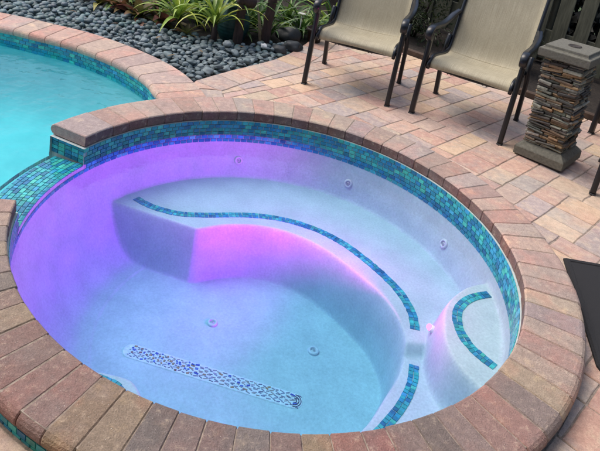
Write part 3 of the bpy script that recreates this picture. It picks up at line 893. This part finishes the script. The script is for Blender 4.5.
while z < .632:
    h = R.uniform(.009, .021)
    if z + h > .64: h = .64 - z
    for side in range(4):
        Mr = Matrix.Rotation(side * pi / 2, 3, 'Z'); x = -.128
        while x < .128:
            w = min(R.uniform(.05, .16), .130 - x)
            if .130 - x - w < .03: w = .130 - x
            dep = R.uniform(.117, .137) + .006 * sin(z * 6)
            c = jit(R.choice(SL), .2)
            hh = h * R.uniform(.75, 1.08)
            Q = Matrix.Rotation(R.uniform(-.09, .09), 3, 'Y') @ Matrix.Rotation(R.uniform(-.04, .04), 3, 'Z') @ Matrix.Rotation(R.uniform(-.06, .06), 3, 'X')
            o = len(mb.v)
            mb.box((0, 0, 0), (w * .985, .05, hh), Q, c, .0045)
            ctr = Vector((x + w / 2, -(dep - .022), z + h / 2))
            for k in range(o, len(mb.v)):
                v = Vector(mb.v[k]); p = v + ctr
                p += Vector((noise.noise(p * 40 + Vector((side * 9, 0, 0))), noise.noise(p * 38 + Vector((side * 9, 5, 0))) * 1.6, noise.noise(p * 45 + Vector((side * 9, 0, 8))) * .7)) * .0045
                mb.v[k] = tuple(Mr @ p)
            x += w
    z += h * .93
mb.obj('slate_column', M['slate'], pil)
mb = MB(); frus(mb, [(.150, .642), (.163, .644), (.166, .649), (.166, .688), (.163, .692), (.146, .694), (.140, .700), (.138, .712), (.135, .715)]); cap = mb.obj('cap', M['cast'], pil)
mb = MB(); mb.lathe([(.042, 0), (.042, .0035), (.036, .004), (.034, .0015), (.0005, .001)], 24, (0, 0, .7152))
mb.obj('burner_hole', M['hole'], cap)

pil.rotation_euler = (Matrix.Rotation(radians(-3.2), 3, 'Y') @ Matrix.Rotation(PA, 3, 'Z')).to_euler(); pil.scale = (.94, .94, 1.07)
# ------------------------------------------------------------------ black pebbles
poutb = [p for p in pout if p[1] > .6]
def in_bed(x, y):
    if inside((x, y), pin) or hypot(x, y) < 1.36: return None
    d, q, tg = segdist((x, y), poutb); s = (x - q[0]) * tg[1] - (y - q[1]) * tg[0]
    if x > -2.9 and s < .008 and d < .5: return None
    d2, q2, t2 = segdist((x, y), border); s2 = (x - q2[0]) * t2[1] - (y - q2[1]) * t2[0]
    if y > 1.3 and s2 > -.012 and d2 < 1.5: return None
    if y < 1.25: return None
    return min(d, d2)
back = [(-3.4, 3.35), (-2.3, 3.1), (-1.9, 2.98), (-1.37, 2.74), (-1.0, 2.62), (-.73, 2.60), (-.5, 2.64), (-.25, 2.80), (-.15, 3.0), (-.12, 3.4), (-.1, 3.6)]
def front_of_plants(x, y):
    for (x0, y0), (x1, y1) in zip(back, back[1:]):
        if x0 <= x < x1: return y < lerp(y0, y1, (x - x0) / (x1 - x0))
    return False
import bmesh
def pebble_mesh(i):
    bm = bmesh.new(); bmesh.ops.create_icosphere(bm, subdivisions=3, radius=1)
    sx, sy, sz = R.uniform(.95, 1.25), R.uniform(.75, 1.0), R.uniform(.5, .72)
    for v in bm.verts:
        p = v.co.copy(); k = 1 + .34 * noise.noise(p * 1.2 + Vector((i * 7.1, 0, 0))) + .05 * noise.noise(p * 3 + Vector((0, i * 3.3, 0)))
        v.co = Vector((p.x * sx, p.y * sy, p.z * sz)) * k
    me = bpy.data.meshes.new('pebble'); bm.to_mesh(me); bm.free()
    at = me.attributes.new('tint', 'FLOAT_COLOR', 'FACE'); c = R.choice([(.14, .185, .195), (.18, .22, .23), (.105, .14, .15), (.23, .265, .27), (.085, .11, .118)])
    at.data.foreach_set('color', [*c, 1] * len(me.polygons)); me.polygons.foreach_set('use_smooth', [True] * len(me.polygons)); me.materials.append(M['pebble']); return me
PM = [pebble_mesh(i) for i in range(9)]
CAM = Vector((0, -2.3741, 1.5086))
spots = []
for layer, st, zb in ((0, .047, GZ - .036), (1, .055, GZ - .008), (2, .085, GZ + .014)):
    y = 1.2
    while y < 3.7:
        x = -3.3
        while x < .2:
            px, py = x + R.uniform(-.4, .4) * st, y + R.uniform(-.4, .4) * st; x += st
            d = in_bed(px, py)
            if d is None or not front_of_plants(px, py): continue
            if layer == 2 and R.random() < .35: continue
            if layer == 1 and d < .025: continue
            if layer == 2 and d < .05: continue
            spots.append((px, py, zb + R.uniform(-.005, .006), layer))
        y += st * .9
def sees(x, y, z):
    v = Vector((x, y, z)) - CAM; f = Vector((-.00641, .94938, -.31407)); r = Vector((.98399, .06192, .1671)); u = Vector((-.17809, .30797, .93458))
    w = v.dot(f); return 300 + 620 * v.dot(r) / w, 60 - 620 * v.dot(u) / w
vis = []; rest = []
for s in spots:
    px, py = sees(*s[:3]); near = (Vector(s[:3]) - CAM).length
    (vis if 2 < px < 322 and 2 < py < 92 and s[3] >= 1 else rest).append((near - .12 * s[3], s))
vis.sort(key=lambda t: t[0]); rest += vis[300:]; vis = vis[:300]
plab = 'smooth dark grey pebble lying among the black river stones behind the pool coping'
for _, s in vis:
    o = bpy.data.objects.new('pebble', R.choice(PM)); COL.objects.link(o)
    k = R.choice((.018, .022, .025, .029, .035)) * R.uniform(.9, 1.1); o.location = s[:3]; o.scale = (k, k, k); o.rotation_euler = (R.uniform(-.35, .35), R.uniform(-.35, .35), R.uniform(0, 6.3))
    tag(o, plab, 'pebble', 'river pebbles of the planting bed')
mb = MB()
low = []
for i in range(5):
    bm = bmesh.new(); bmesh.ops.create_icosphere(bm, subdivisions=2, radius=1)
    for v in bm.verts:
        p = v.co.copy(); v.co = Vector((p.x * 1.1, p.y * .9, p.z * .62)) * (1 + .2 * noise.noise(p * 1.1 + Vector((i * 5.7, 0, 0))))
    low.append(([v.co.copy() for v in bm.verts], [[v.index for v in f.verts] for f in bm.faces])); bm.free()
for _, s in rest:
    px, py = sees(*s[:3])
    if not (-60 < px < 380 and -60 < py < 130): continue
    vs, fs = R.choice(low); k = R.uniform(.022, .033); Mr = Matrix.Rotation(R.uniform(0, 6.3), 3, 'Z') @ Matrix.Rotation(R.uniform(-.3, .3), 3, 'X')
    mb.add([Mr @ (v * k) + Vector(s[:3]) for v in vs], fs, jit((.105, .145, .152), .4), True)
tag(mb.obj('pebble_bed', M['pebble']), 'bed of small black river stones between the pool coping and the plants', 'pebbles', None, 'stuff')
def stone(name, pos, k, col, label, seed, sz=.7):
    bm = bmesh.new(); bmesh.ops.create_icosphere(bm, subdivisions=3, radius=1); mb = MB()
    mb.add([Vector((v.co.x, v.co.y * .8, v.co.z * sz)) * k * (1 + .35 * noise.noise(v.co * 1.3 + Vector((seed, 0, 0)))) for v in bm.verts], [[v.index for v in f.verts] for f in bm.faces], col, True); bm.free()
    tag(mb.obj(name, M['pebble'], None, pos), label, 'stone')
stone('white_stone', (-.35, 2.55, GZ + .035), .030, (.78, .78, .74), 'small white stone in front of the second dark post', 3)
stone('pale_stone', (-.64, 2.42, GZ + .04), .035, (.30, .33, .33), 'pale grey stone under the strappy yellow plant', 8)
stone('boulder', (-.12, 2.72, GZ + .02), .085, (.035, .04, .042), 'large charcoal stone at the paver edge behind the left chair leg', 5, .6)
stone('boulder', (-.17, 2.95, GZ + .05), .11, (.03, .034, .034), 'biggest charcoal boulder, at the foot of the leafy green plant', 11, .7)
stone('boulder', (-.22, 2.58, GZ + .02), .065, (.04, .045, .047), 'charcoal stone just right of the small white stone', 17, .6)

# ------------------------------------------------------------------ plants
def strap(mb, base, az, length, width, rise, droop, cols, fold=.25, n=9, twist=0):
    """one arching strap leaf"""
    d = Vector((cos(az), sin(az), 0)); p = Vector(base); el = rise; rows = []
    for i in range(n + 1):
        t = i / n
        w = width * (min(1, .55 + 1.6 * t) * (1 - t ** 2.2) + .02)
        dirv = d * cos(el) + Vector((0, 0, sin(el))); side = Vector((-d.y, d.x, 0)); nrm = side.cross(dirv) * -1
        tw = twist * t; sd = side * cos(tw) + nrm * sin(tw)
        rows.append((p - sd * w / 2 + nrm * w * fold, p.copy(), p + sd * w / 2 + nrm * w * fold))
        p = p + dirv * (length / n); el -= droop / n * (0.4 + 1.2 * t)
    o = len(mb.v)
    for r in rows: mb.v += [tuple(x) for x in r]
    for i in range(n):
        c = mixc(cols[0], cols[1], i / n)
        for k in (0, 1): mb.face((o + i * 3 + k, o + i * 3 + k + 1, o + (i + 1) * 3 + k + 1, o + (i + 1) * 3 + k), c, True)
def rosette(name, pos, n, length, width, pal, label, rise=(.5, 1.4), droop=(1.0, 2.2), stem=0, cat='plant', stemcol=(.04, .025, .018)):
    root = tag(empty(name, pos), label, cat)
    mb = MB()
    for i in range(n):
        az = i * 2.399 + R.uniform(-.3, .3); t = (i + .5) / n
        strap(mb, (R.uniform(-.012, .012), R.uniform(-.012, .012), stem + R.uniform(-.01, .02)), az, length * R.uniform(.75, 1.15), width * R.uniform(.8, 1.15), lerp(rise[0], rise[1], t) + R.uniform(-.12, .12), R.uniform(*droop), [jit(c, .15) for c in R.choice(pal)], .22, 9, R.uniform(-.5, .5))
    mb.obj('leaves', M['leaf'], root)
    if stem > 0:
        mb = MB(); mb.tube([(0, 0, -.05), (.004, .003, stem * .5), (0, 0, stem + .02)], [.03, .024, .018], 8); mb.obj('stem', M['post'], root)
    return root
YG = [((.22, .33, .04), (.55, .60, .08)), ((.30, .40, .05), (.62, .64, .13)), ((.10, .21, .03), (.36, .46, .06)), ((.14, .24, .04), (.30, .42, .06))]
DG = [((.03, .08, .018), (.09, .19, .03)), ((.045, .11, .025), (.17, .28, .05)), ((.02, .06, .015), (.06, .13, .03))]
BRM = [((.10, .15, .04), (.20, .09, .05)), ((.14, .17, .05), (.26, .13, .07)), ((.07, .12, .03), (.17, .18, .06)), ((.12, .06, .04), (.22, .07, .05))]
S = GZ - .03
for i, (x, y, lab) in enumerate([(-1.75, 3.15, 'dark green clump behind and left of the largest bromeliad'), (-1.38, 3.12, 'dark green clump right behind the bromeliads'), (-.90, 3.25, 'dark green clump behind the teal pot, left side'), (-.62, 3.05, 'dark green clump directly behind the teal pot'), (-.22, 3.45, 'dark green clump behind the white blossom'), (-2.3, 3.3, 'dark green clump at the far left behind the pebbles'), (-1.12, 3.35, 'dark green clump between the shrubs and the bright strappy plant')]):
    rosette('groundcover_clump', (x, y, S), 30, .42, .05, [((.03, .08, .02), (.10, .18, .04)), ((.05, .12, .03), (.16, .26, .05))], lab, (.3, 1.45), (.8, 2.0))
rosette('strappy_plant', (-1.12, 2.70, S), 30, .42, .040, YG, 'bright yellow green strappy plant left of the teal pot, the fullest of its kind', (.35, 1.4), (1.2, 2.4), .11)
rosette('strappy_plant', (-.78, 2.56, S), 26, .46, .040, YG, 'yellow green strappy plant with long drooping blades right in front of the teal pot', (.6, 1.45), (1.2, 2.6), .16)
rosette('strappy_plant', (-1.0, 3.0, S), 22, .5, .04, DG, 'dark green strappy plant behind the bright yellow green one', (.6, 1.4), (.8, 2.0))
rosette('bromeliad', (-1.50, 2.86, S), 17, .33, .095, BRM, 'broad leaved bromeliad with olive and rusty red leaves at the rock edge', (.2, 1.2), (.9, 1.8))
rosette('bromeliad', (-1.27, 2.86, S), 13, .27, .08, [BRM[0], BRM[3]], 'small rusty bromeliad between the larger bromeliad and the yellow green plant', (.3, 1.2), (.8, 1.6))
rosette('bromeliad', (-1.93, 3.06, S), 14, .30, .08, [((.18, .2, .05), (.4, .36, .1)), BRM[1]], 'yellowish bromeliad at the top left behind the pebbles', (.3, 1.2), (.8, 1.6))
RED = [((.11, .08, .03), (.22, .08, .045)), ((.10, .14, .035), (.20, .12, .05))]
rosette('bromeliad', (-1.68, 2.98, S), 14, .30, .075, RED, 'reddest bromeliad, left of the largest olive one', (.3, 1.3), (.8, 1.7))
rosette('bromeliad', (-1.02, 2.60, S), 10, .2, .06, RED, 'small dark red bromeliad low between the two strappy plants', (.2, 1.1), (.8, 1.6))
rosette('leafy_plant', (-.08, 3.30, S), 24, .46, .034, DG + YG[2:], 'green arching plant between the dark posts and the left chair', (.35, 1.4), (1.2, 2.4))
rosette('leafy_plant', (-.36, 3.05, S), 16, .48, .036, DG, 'dark green arching plant behind the two dark posts', (.5, 1.4), (1.0, 2.0))
rosette('leafy_plant', (.22, 3.72, S), 24, .6, .036, DG + YG[2:], 'tall green plant seen through the frame of the left chair', (.5, 1.4), (1.0, 2.2))
rosette('leafy_plant', (-.52, 3.25, S), 18, .6, .04, DG + YG[2:3], 'green plant arching up between and behind the two posts', (.6, 1.4), (.8, 2.0))
# dry leaf leaning between the posts
mb = MB(); strap(mb, (0, 0, 0), radians(120), .36, .035, 1.15, .3, [(.22, .18, .12), (.27, .22, .15)], .1)
tag(mb.obj('dry_leaf', M['leaf'], None, (-.40, 2.72, GZ)), 'dry tan leaf leaning between the two dark posts', 'leaf')
# a few fallen leaves on the stones
for i, (x, y) in enumerate([(-1.55, 2.45), (-1.18, 2.25), (-.78, 2.12), (-2.0, 2.55), (-.55, 2.42), (-1.35, 2.58), (-.95, 1.95)]):
    mb = MB(); strap(mb, (0, 0, 0), R.uniform(0, 6.3), R.uniform(.05, .085), R.uniform(.016, .026), R.uniform(.05, .25), .5, [jit((.24, .15, .07), .3), jit((.16, .09, .05), .3)], .15, 6)
    tag(mb.obj('fallen_leaf', M['leaf'], None, (x, y, GZ + .035)), 'small dry brown leaf lying on the dark pebbles', 'leaf', 'fallen leaves on the pebbles')
# white flower
fl = tag(empty('flower', (-.10, 3.16, GZ)), 'small white blossom among the green leaves beside the left chair', 'flower')
mb = MB(); mb.tube([(0, 0, -.03), (.01, 0, .10), (.005, -.01, .2)], .004, 6); mb.obj('stem', M['leaf'], fl)
mb = MB()
for k in range(9): strap(mb, (.005, -.01, .2 + .006 * (k % 3)), k * .72, .045, .028, .7 - .2 * (k % 3), 1.0, [(.62, .62, .56), (.7, .7, .66)], .1, 5)
mb.obj('petals', M['leaf'], fl)
# teal glazed pot with ribs
mb = MB(); pr = []
for i in range(27):
    t = i / 26; pr.append((.075 + .065 * sin(pi * (.15 + .75 * t)) + .0028 * sin(t * 60), .30 * t))
pr += [(pr[-1][0] + .012, .30), (pr[-1][0] + .012, .322), (pr[-1][0] - .012, .322), (pr[-1][0] - .02, .25), (.001, .25)]
pt = tag(empty('plant_pot', (-.66, 2.80, GZ - .03)), 'dark teal glazed pot behind the strappy plant', 'pot'); mb.lathe(pr, 32); mb.obj('pot', M['pot'], pt)
mb = MB()
for i in range(16): strap(mb, (R.uniform(-.04, .04), R.uniform(-.04, .04), .25), i * 2.4, .5, .03, R.uniform(.6, 1.4), 1.4, [jit(c, .2) for c in R.choice(DG)])
mb.obj('plant_leaves', M['leaf'], pt)
# dark nursery pot behind the chair leg
dp = tag(empty('plant_pot', (.055, 3.06, GZ)), 'small dark brown pot on the pavers behind the left chair leg', 'pot')
mb = MB(); mb.lathe([(.001, 0), (.058, 0), (.072, .10), (.080, .10), (.082, .128), (.074, .13), (.07, .11), (.001, .11)], 24); mb.obj('pot', M['darkpot'], dp)
mb = MB()
for i in range(14): strap(mb, (R.uniform(-.03, .03), R.uniform(-.03, .03), .11), i * 2.4, .28, .028, R.uniform(.4, 1.4), 1.6, [jit(c, .2) for c in R.choice(DG)])
mb.obj('plant_leaves', M['leaf'], dp)
# two dark posts
p1 = tag(empty('dark_post', (-.585, 2.60, GZ - .03)), 'dark brown post topped by a hollow pipe end, in front of the plants', 'post', 'dark brown posts in the planting bed')
mb = MB(); mb.tube(catmull([(0, 0, -.05), (.004, 0, .12), (.0, .0, .25), (.006, 0, .33), (.02, .0, .40)], 5), [.042] * 6 + [.038] * 8 + [.04] * 7, 14); mb.obj('shaft', M['post'], p1)
mb = MB(); ax = Vector((-.75, -.55, .25)).normalized(); c0 = Vector((.035, .012, .405))
pth = [c0 - ax * .07, c0 - ax * .03, c0 + ax * .02, c0 + ax * .075, c0 + ax * .085, c0 + ax * .08, c0 + ax * .02]
mb.tube(pth[:4], [.047, .055, .052, .048], 16, cap=False); mb.tube([c0 + ax * .075, c0 + ax * .083, c0 + ax * .075, c0 + ax * .0], [.048, .044, .036, .032], 16, cap=True); mb.obj('hollow_end', M['post'], p1)
p2 = tag(empty('dark_post', (-.355, 2.73, GZ - .03)), 'plain upright dark brown post right of the hollow topped one', 'post', 'dark brown posts in the planting bed')
mb = MB(); mb.tube(catmull([(0, 0, -.05), (-.006, 0, .15), (.002, 0, .35), (.01, 0, .6), (.012, 0, .8)], 5), [.04 + .003 * sin(i * 1.7) for i in range(21)], 14); mb.obj('shaft', M['post'], p2)

# leafy shrubs
def shrub(pos, rad, h, n, pal, label, name='shrub', leaf=.045, cat='shrub', group=None):
    root = tag(empty(name, pos), label, cat, group); mb = MB()
    clumps = [(Vector((R.uniform(-.75, .75) * rad, R.uniform(-.75, .75) * rad, h * R.uniform(.12, .88))), R.uniform(.25, .5) * rad, R.uniform(.55, 1.35)) for _ in range(16)]
    for i in range(n):
        c, r, br = R.choice(clumps)
        d = Vector((R.gauss(0, 1), R.gauss(0, 1), R.gauss(0, 1))).normalized() * r * R.uniform(.6, 1.05); p = c + d
        if p.z < .02: p.z = R.uniform(.02, .1)
        dirv = (d.normalized() + Vector((R.uniform(-.6, .6), R.uniform(-.6, .6), R.uniform(-.7, .5)))).normalized()
        side = dirv.cross(Vector((0, 0, 1))).normalized() if abs(dirv.z) < .95 else Vector((1, 0, 0))
        L = leaf * R.uniform(.6, 1.3); w = L * .42; col = jit(tuple(x * br for x in R.choice(pal)), .25)
        up = side.cross(dirv) * .12 * L
        mb.add([p, p + dirv * L * .5 + side * w * .5 + up, p + dirv * L - up, p + dirv * L * .5 - side * w * .5 + up], [(0, 1, 2, 3)], col)
    mb.obj('foliage', M['hedge'], root)
    mb = MB()
    for k in range(5): mb.tube([(0, 0, -.05), (R.uniform(-.3, .3) * rad, R.uniform(-.3, .3) * rad, h * .35), (R.uniform(-.6, .6) * rad, R.uniform(-.6, .6) * rad, h * .75)], [.016, .011, .005], 6)
    mb.obj('stem', M['post'], root); return root
HP = [(.022, .042, .014), (.032, .052, .016), (.018, .032, .012), (.045, .06, .02)]
def along(off, s):  # a point at offset `off` from the origin along the fence normal, s along the fence
    return (NF[0] * off + s * NF[1], NF[1] * off - s * NF[0])
for s, off, rd, h, lab in ((-1.35, 3.95, .42, 1.1, 'dark green shrub filling the gap between the two tan chairs'), (-.55, 3.95, .42, 1.0, 'dark green shrub behind the right tan chair'),
                           (-2.2, 4.0, .45, 1.2, 'dark green shrub behind the left tan chair'), (-3.1, 4.1, .5, 1.3, 'dark shrub behind the two brown posts'), (-4.1, 4.3, .55, 1.3, 'dark shrub behind the strappy yellow plants'), (-5.1, 4.5, .55, 1.3, 'dark shrub behind the bromeliads at the top left')):
    x, y = along(off, s); shrub((x, y, GZ - .05), rd, h, 3200, HP, lab, group='dark shrubs along the fence')

# edging board, mulch strip and fence
mb = MB(); a = along(FAR + .035, -2.4); b = along(FAR + .035, 2.2)
ang = atan2(b[1] - a[1], b[0] - a[0]); mb.box(((a[0] + b[0]) / 2, (a[1] + b[1]) / 2, GZ - .002), (math.dist(a, b), .045, .10), Matrix.Rotation(ang, 3, 'Z'), (1, 1, 1), .008)
tag(mb.obj('edging_board', M['edge']), 'dark brown timber edging along the far side of the paver deck', 'edging')
mb = MB(); P = [along(FAR + .06, -2.4), along(FAR + .06, 2.4), along(5.2, 2.4), along(5.2, -6)]
P.append(along(4.0, -6)); P = P[:]
mb.add([(*p, GZ - .03 if i != 9 else 0) for i, p in enumerate(P)], [tuple(range(len(P)))])
struct(mb.obj('mulch', M['mulch']))
FO = 4.5
fen = tag(empty('fence', (*along(FO, 0), GZ), ang), 'weathered grey green wooden fence with gaps between its upright boards', 'fence')
k = 0; x = -6.0
while x < 4.0:
    mb = MB(); w = .135; h = 1.75 + R.uniform(-.006, .006)
    mb.box((x, -.035, h / 2 + .02), (w + R.uniform(-.004, .004), .018, h), Matrix.Rotation(R.uniform(-.006, .006), 3, 'Y'), (1, 1, 1), .003)
    mb.obj('picket', M['wood'], fen)
    x += .205
x = -5.9
for z0 in (.27, .95, 1.6):
    mb = MB(); mb.box((-1, 0, z0), (10.2, .04, .14), None, (1, 1, 1), .004); mb.obj('rail', M['wood'], fen)
mb = MB(); mb.box((-1, -.012, .12), (10.2, .02, .16), None, (1, 1, 1), .003); mb.obj('bottom_board', M['wood'], fen)
for xx in (-5.0, -2.6, -.2, 2.2):
    mb = MB(); mb.box((xx, .07, .9), (.09, .09, 1.8), None, (1, 1, 1), .006); mb.obj('post', M['wood'], fen)
# far hedge behind the fence, one mass
mb = MB()
for i in range(26000):
    s = R.uniform(-8, 5); z = R.uniform(0, 2.3); off = 5.9 + R.uniform(-.35, .35)
    x, y = along(off, s); p = Vector((x, y, z + GZ)); dv = Vector((R.gauss(0, 1), R.gauss(0, 1) - .6, R.gauss(0, 1))).normalized(); sd = dv.orthogonal().normalized(); L = R.uniform(.12, .26)
    mb.add([p, p + dv * L * .5 + sd * L * .25, p + dv * L, p + dv * L * .5 - sd * L * .25], [(0, 1, 2, 3)], jit((.005, .007, .004), .3))  # near black leaf colour stands in for deep shade behind the boards
tag(mb.obj('hedge_mass', M['hedge']), 'hedge in painted deep shade showing through the gaps of the fence', 'hedge', None, 'stuff')

# unseen wall and roof, added behind the viewer to shade the near side
hs = tag(empty('added_house', (0, -3.6, GZ)), 'unseen covered patio added behind the viewer to cast shade', 'added_house')
mb = MB(); mb.box((0, -.1, 1.35), (14, .2, 2.7), None, (1, 1, 1), .01); mb.obj('wall', M['stucco'], hs)
mb = MB(); mb.box((0, .85, 2.78), (14, 2.3, .14), None, (1, 1, 1), .01); mb.obj('shade_roof', M['stucco'], hs)
mb = MB(); mb.box((0, 2.02, 2.74), (14, .03, .24), None, (1, 1, 1), .005); mb.obj('fascia', M['stucco'], hs)
# ------------------------------------------------------------------ light, camera, colour
w = bpy.data.worlds.new('World'); SC.world = w; w.use_nodes = True; nt = w.node_tree
bg = nt.nodes['Background']; sk = nt.nodes.new('ShaderNodeTexSky'); sk.sky_type = 'NISHITA'; sk.sun_disc = False
SUN_EL, SUN_AZ = radians(60), radians(292)   # azimuth measured clockwise from +y
sk.sun_elevation = SUN_EL; sk.sun_rotation = SUN_AZ; sk.air_density = 1.0; sk.dust_density = 4.0; sk.ozone_density = 1.0
nt.links.new(sk.outputs[0], bg.inputs[0]); bg.inputs[1].default_value = .15
sl = bpy.data.lights.new('sun', 'SUN'); sl.energy = 1.1; sl.angle = radians(40); sl.color = (1, .95, .88)
so = bpy.data.objects.new('sun', sl); COL.objects.link(so)
sd = Vector((sin(SUN_AZ) * cos(SUN_EL), cos(SUN_AZ) * cos(SUN_EL), sin(SUN_EL)))
so.rotation_euler = (-sd).to_track_quat('-Z', 'Y').to_euler(); so.location = (0, -3, 6)
cd = bpy.data.cameras.new('camera'); co = bpy.data.objects.new('camera', cd); COL.objects.link(co); SC.camera = co
f = Vector((-.00641131, .94937934, -.3140665)); r = Vector((.9839937, .06192333, .1670985)); u = Vector((-.17808791, .30796813, .93458029))
co.matrix_world = Matrix(((r.x, u.x, -f.x, CAM.x), (r.y, u.y, -f.y, CAM.y), (r.z, u.z, -f.z, CAM.z), (0, 0, 0, 1)))
cd.sensor_width = 36; cd.lens = 36 * 620 / 600; cd.shift_y = -(225.5 - 60) / 600; cd.clip_start = .05; cd.clip_end = 1500
vs = SC.view_settings; vs.view_transform = 'Standard'; vs.look = 'None'; vs.gamma = 1; vs.use_curve_mapping = False; vs.exposure = 0.62
SC.cycles.use_denoising = True; SC.cycles.transparent_max_bounces = 24; SC.cycles.max_bounces = 10; SC.cycles.diffuse_bounces = 5
